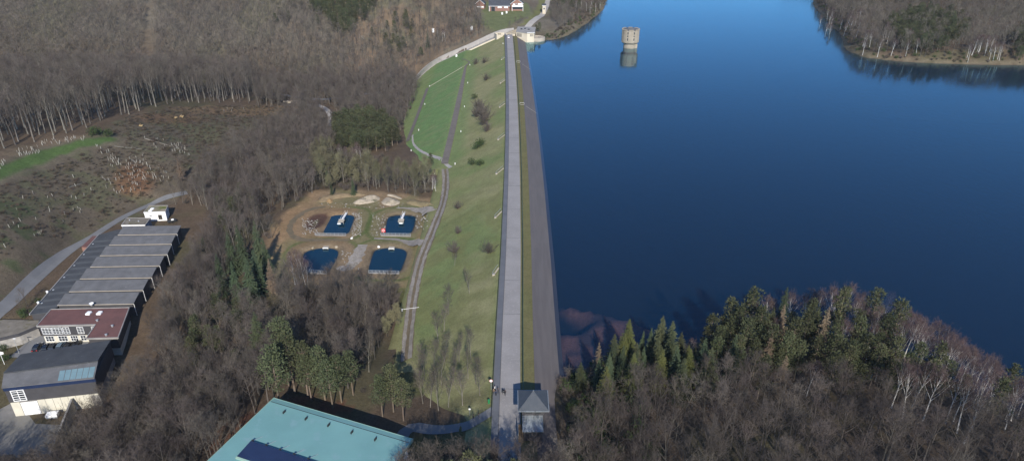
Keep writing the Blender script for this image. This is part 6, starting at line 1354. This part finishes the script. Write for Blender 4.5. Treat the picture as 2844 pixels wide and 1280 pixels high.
# hedge and small trees by the factory road
for u, v, h in [(78, 852, 8), (60, 870, 6)]: q = hit(u, v); plant('oak', 'bare_tree', q[0], q[1], h, 'lone small bare tree on the verge between factory and road', 'tree', 'verge trees by the factory')
for u, v in [(95, 870), (110, 840), (70, 880), (15, 1000), (10, 975), (60, 872)]: q = hit(u, v); plant('evergreen', 'evergreen_bush', q[0], q[1], 2.2, 'low yellow-green shrub on the verge beside the factory roof', 'bush', 'shrubs beside the factory roof')
for u, v in [(255, 378), (300, 380), (272, 373)]: q = hit(u, v); plant('evergreen', 'evergreen_bush', q[0], q[1], 4, 'dark evergreen bush at the end of the green ridge track', 'bush', 'bushes at the ridge track end')

# ------------------------------------------------------------------ people, sign, bin
def person(label, x, y, face, top_, legs, step=.0, arm=.15, hgt=1.75):
    z = gz(x, y) if x < float(dam_left(y)) or y < 109 else .03
    s = hgt/1.75
    J = {'pel': (0, 0, .95), 'wai': (0, 0, 1.12), 'che': (0, .01, 1.36), 'nec': (0, .01, 1.50), 'hed': (0, .02, 1.60), 'crn': (0, .02, 1.72),
         'lh': (-.10, 0, .90), 'lk': (-.11, step*.5+.02, .50), 'la': (-.11, step*.2-.02, .09), 'lt': (-.12, step*.2+.14, .04), 'rh': (.10, 0, .90), 'rk': (.11, -step*.3+.02, .50), 'ra': (.11, -step, .09), 'rt': (.12, -step+.15, .04),
         'ls': (-.19, 0, 1.42), 'le': (-.25, -.02-arm*.3, 1.15), 'lw': (-.24, arm, .93), 'lf': (-.23, arm+.05, .82), 'rs': (.19, 0, 1.42), 're': (.25, -.02+arm*.2, 1.15), 'rw': (.24, .08+arm*.4, .93), 'rf': (.23, .12+arm*.4, .82)}
    Rr = dict(pel=.15, wai=.135, che=.16, nec=.06, hed=.095, crn=.075, lh=.09, lk=.065, la=.045, lt=.04, rh=.09, rk=.065, ra=.045, rt=.04, ls=.07, le=.05, lw=.035, lf=.03, rs=.07, re=.05, rw=.035, rf=.03)
    Ed = [('pel', 'wai'), ('wai', 'che'), ('che', 'nec'), ('nec', 'hed'), ('hed', 'crn'), ('pel', 'lh'), ('lh', 'lk'), ('lk', 'la'), ('la', 'lt'), ('pel', 'rh'), ('rh', 'rk'), ('rk', 'ra'), ('ra', 'rt'), ('che', 'ls'), ('ls', 'le'), ('le', 'lw'), ('lw', 'lf'), ('che', 'rs'), ('rs', 're'), ('re', 'rw'), ('rw', 'rf')]
    ks = list(J); me_ = bpy.data.meshes.new('body'); me_.from_pydata([tuple(c*s for c in J[k]) for k in ks], [(ks.index(a), ks.index(b)) for a, b in Ed], []); me_.update()
    o = bpy.data.objects.new('body_cage', me_); col.objects.link(o); o.modifiers.new('skin', 'SKIN'); 
    for i, k in enumerate(ks): sv = me_.skin_vertices[0].data[i]; sv.radius = (Rr[k]*s, Rr[k]*s*(.75 if k in ('che', 'wai', 'pel') else 1)); sv.use_root = (k == 'pel')
    o.modifiers.new('sub', 'SUBSURF').levels = 1
    dg = bpy.context.evaluated_depsgraph_get(); body = bpy.data.meshes.new_from_object(o.evaluated_get(dg)); bpy.data.objects.remove(o)
    for nm in ('skin', top_, legs, 'hair', 'rubber'): body.materials.append(M[nm])
    for f in body.polygons:
        c = f.center/s; f.use_smooth = True
        f.material_index = 4 if c.z < .1 else 3 if (c.z > 1.63 and (c.y < .05 or c.z > 1.7)) else 0 if c.z > 1.5 or (abs(c.x) > .2 and c.z < .93) else 2 if (c.z < .93 and abs(c.x) < .2) else 1
    t = thing('person', label, 'person', (x, y, z), face); obj('body', body, None, t); obj('hair', MB().lathe([(.0, 1.83*s), (.085*s, 1.80*s), (.115*s, 1.70*s), (.10*s, 1.62*s)], 8), 'hair', t); return t
Pz = lambda u, v: px(u, v, 0.03)
p = Pz(1403, 1098); person('person in dark clothes walking alone up the crest road', p[0], p[1], 0.1, 'cloth_dark', 'cloth_grey', .25)
p = hit(1358, 1099); person('person in white top and dark trousers standing beside the round sign', float(dam_left(p[1]))+.4, p[1]+1.2, 1.2, 'cloth_white', 'cloth_dark', .1)
person('person in dark blue jacket standing beside the walkway railing', float(dam_left(p[1]))+.7, p[1]-.5, -.6, 'cloth_blue', 'cloth_dark', .05)
person('person in tan jacket standing with the group at the walkway', float(dam_left(p[1]))+.15, p[1]+.2, 2.2, 'cloth_tan', 'cloth_dark', .1)
person('person in grey coat bending arm towards the dark pushchair', float(dam_left(p[1]))+1.2, p[1]+.4, -1.4, 'cloth_grey', 'cloth_dark', .1, .3)
q = (float(dam_left(p[1]))+2.4, p[1]+.5); t = thing('pushchair', 'small dark pushchair on the crest road beside the group', 'pushchair', (q[0], q[1], .03), .3); obj('seat', MB().bbox(-.25, .25, -.35, .3, .4, .75, .08), 'cloth_dark', t); obj('hood', MB().lathe([(.28, .75), (.26, 1.0), (.12, 1.15), (0, 1.18)], 8), 'cloth_dark', t); obj('handle', MB().tube([(-.25, -.3, .7), (-.25, -.65, 1.05), (.25, -.65, 1.05), (.25, -.3, .7)], .03, 5), 'galvanised', t)
for x in (-.25, .25):
    for y_ in (-.3, .35): obj('wheel', MB().tube([(x-.03, y_, .14), (x+.03, y_, .14)], .14, 8), 'rubber', t)
for (u, v), tp_, lab in [((1315, 1162), 'cloth_dark', 'person in black walking on the branching side path'), ((1330, 1158), 'cloth_grey', 'person in grey walking behind the one in black on the side path')]:
    q = hit(u, v+4); person(lab, q[0], q[1], 1.4, tp_, 'cloth_blue', .2)
q = hit(1364, 1096); x, y = float(dam_left(q[1]))-.55, q[1]+2.2; z = gz(x, y)
t = thing('round_sign', 'round white sign with dark rim on a post beside the walkway', 'sign', (x, y, z)); obj('post', MB().tube([(0, 0, -.2), (0, 0, 2.9)], .05, 6), 'galvanised', t)
obj('disc', MB().tube([(0, -.09, 2.6), (0, -.06, 2.6)], .36, 20), 'bright_white', t); obj('rim', MB().tube([(0, -.06, 2.6), (0, -.04, 2.6)], .42, 20), 'red_paint', t)
q = hit(1305, 1152); t = thing('path_sign', 'small white sign plate on a post at the side path', 'sign', tuple(q)); obj('post', MB().tube([(0, 0, -.2), (0, 0, 2.2)], .05, 6), 'galvanised', t); obj('plate', MB().bbox(-.25, .25, -.1, -.06, 1.7, 2.1, .01), 'bright_white', t)
q = hit(1358, 1119); t = thing('litter_bin', 'green litter bin beside the walkway entrance', 'bin', tuple(q)); obj('bin', MB().lathe([(.25, .0), (.3, .9), (.3, .95), (.22, 1.0), (0, 1.0)], 10), 'green_paint', t); obj('lid', MB().lathe([(.32, .95), (.3, 1.1), (0, 1.18)], 10), 'green_paint', t)

# ------------------------------------------------------------------ thin daytime haze
hm = bpy.data.materials.new('haze'); hm.use_nodes = True; hn = hm.node_tree; hn.nodes.remove(hn.nodes['Principled BSDF'])
pv = hn.nodes.new('ShaderNodeVolumePrincipled'); pv.inputs['Color'].default_value = (.92, .96, 1.0, 1); pv.inputs['Density'].default_value = .00004; pv.inputs['Anisotropy'].default_value = 0.0
hn.links.new(pv.outputs[0], hn.nodes['Material Output'].inputs['Volume']); M['haze'] = hm
hz_ = obj('haze', MB().box(-960, 960, -180, 1560, -75, 150), 'haze'); tag(hz_, kind='stuff')
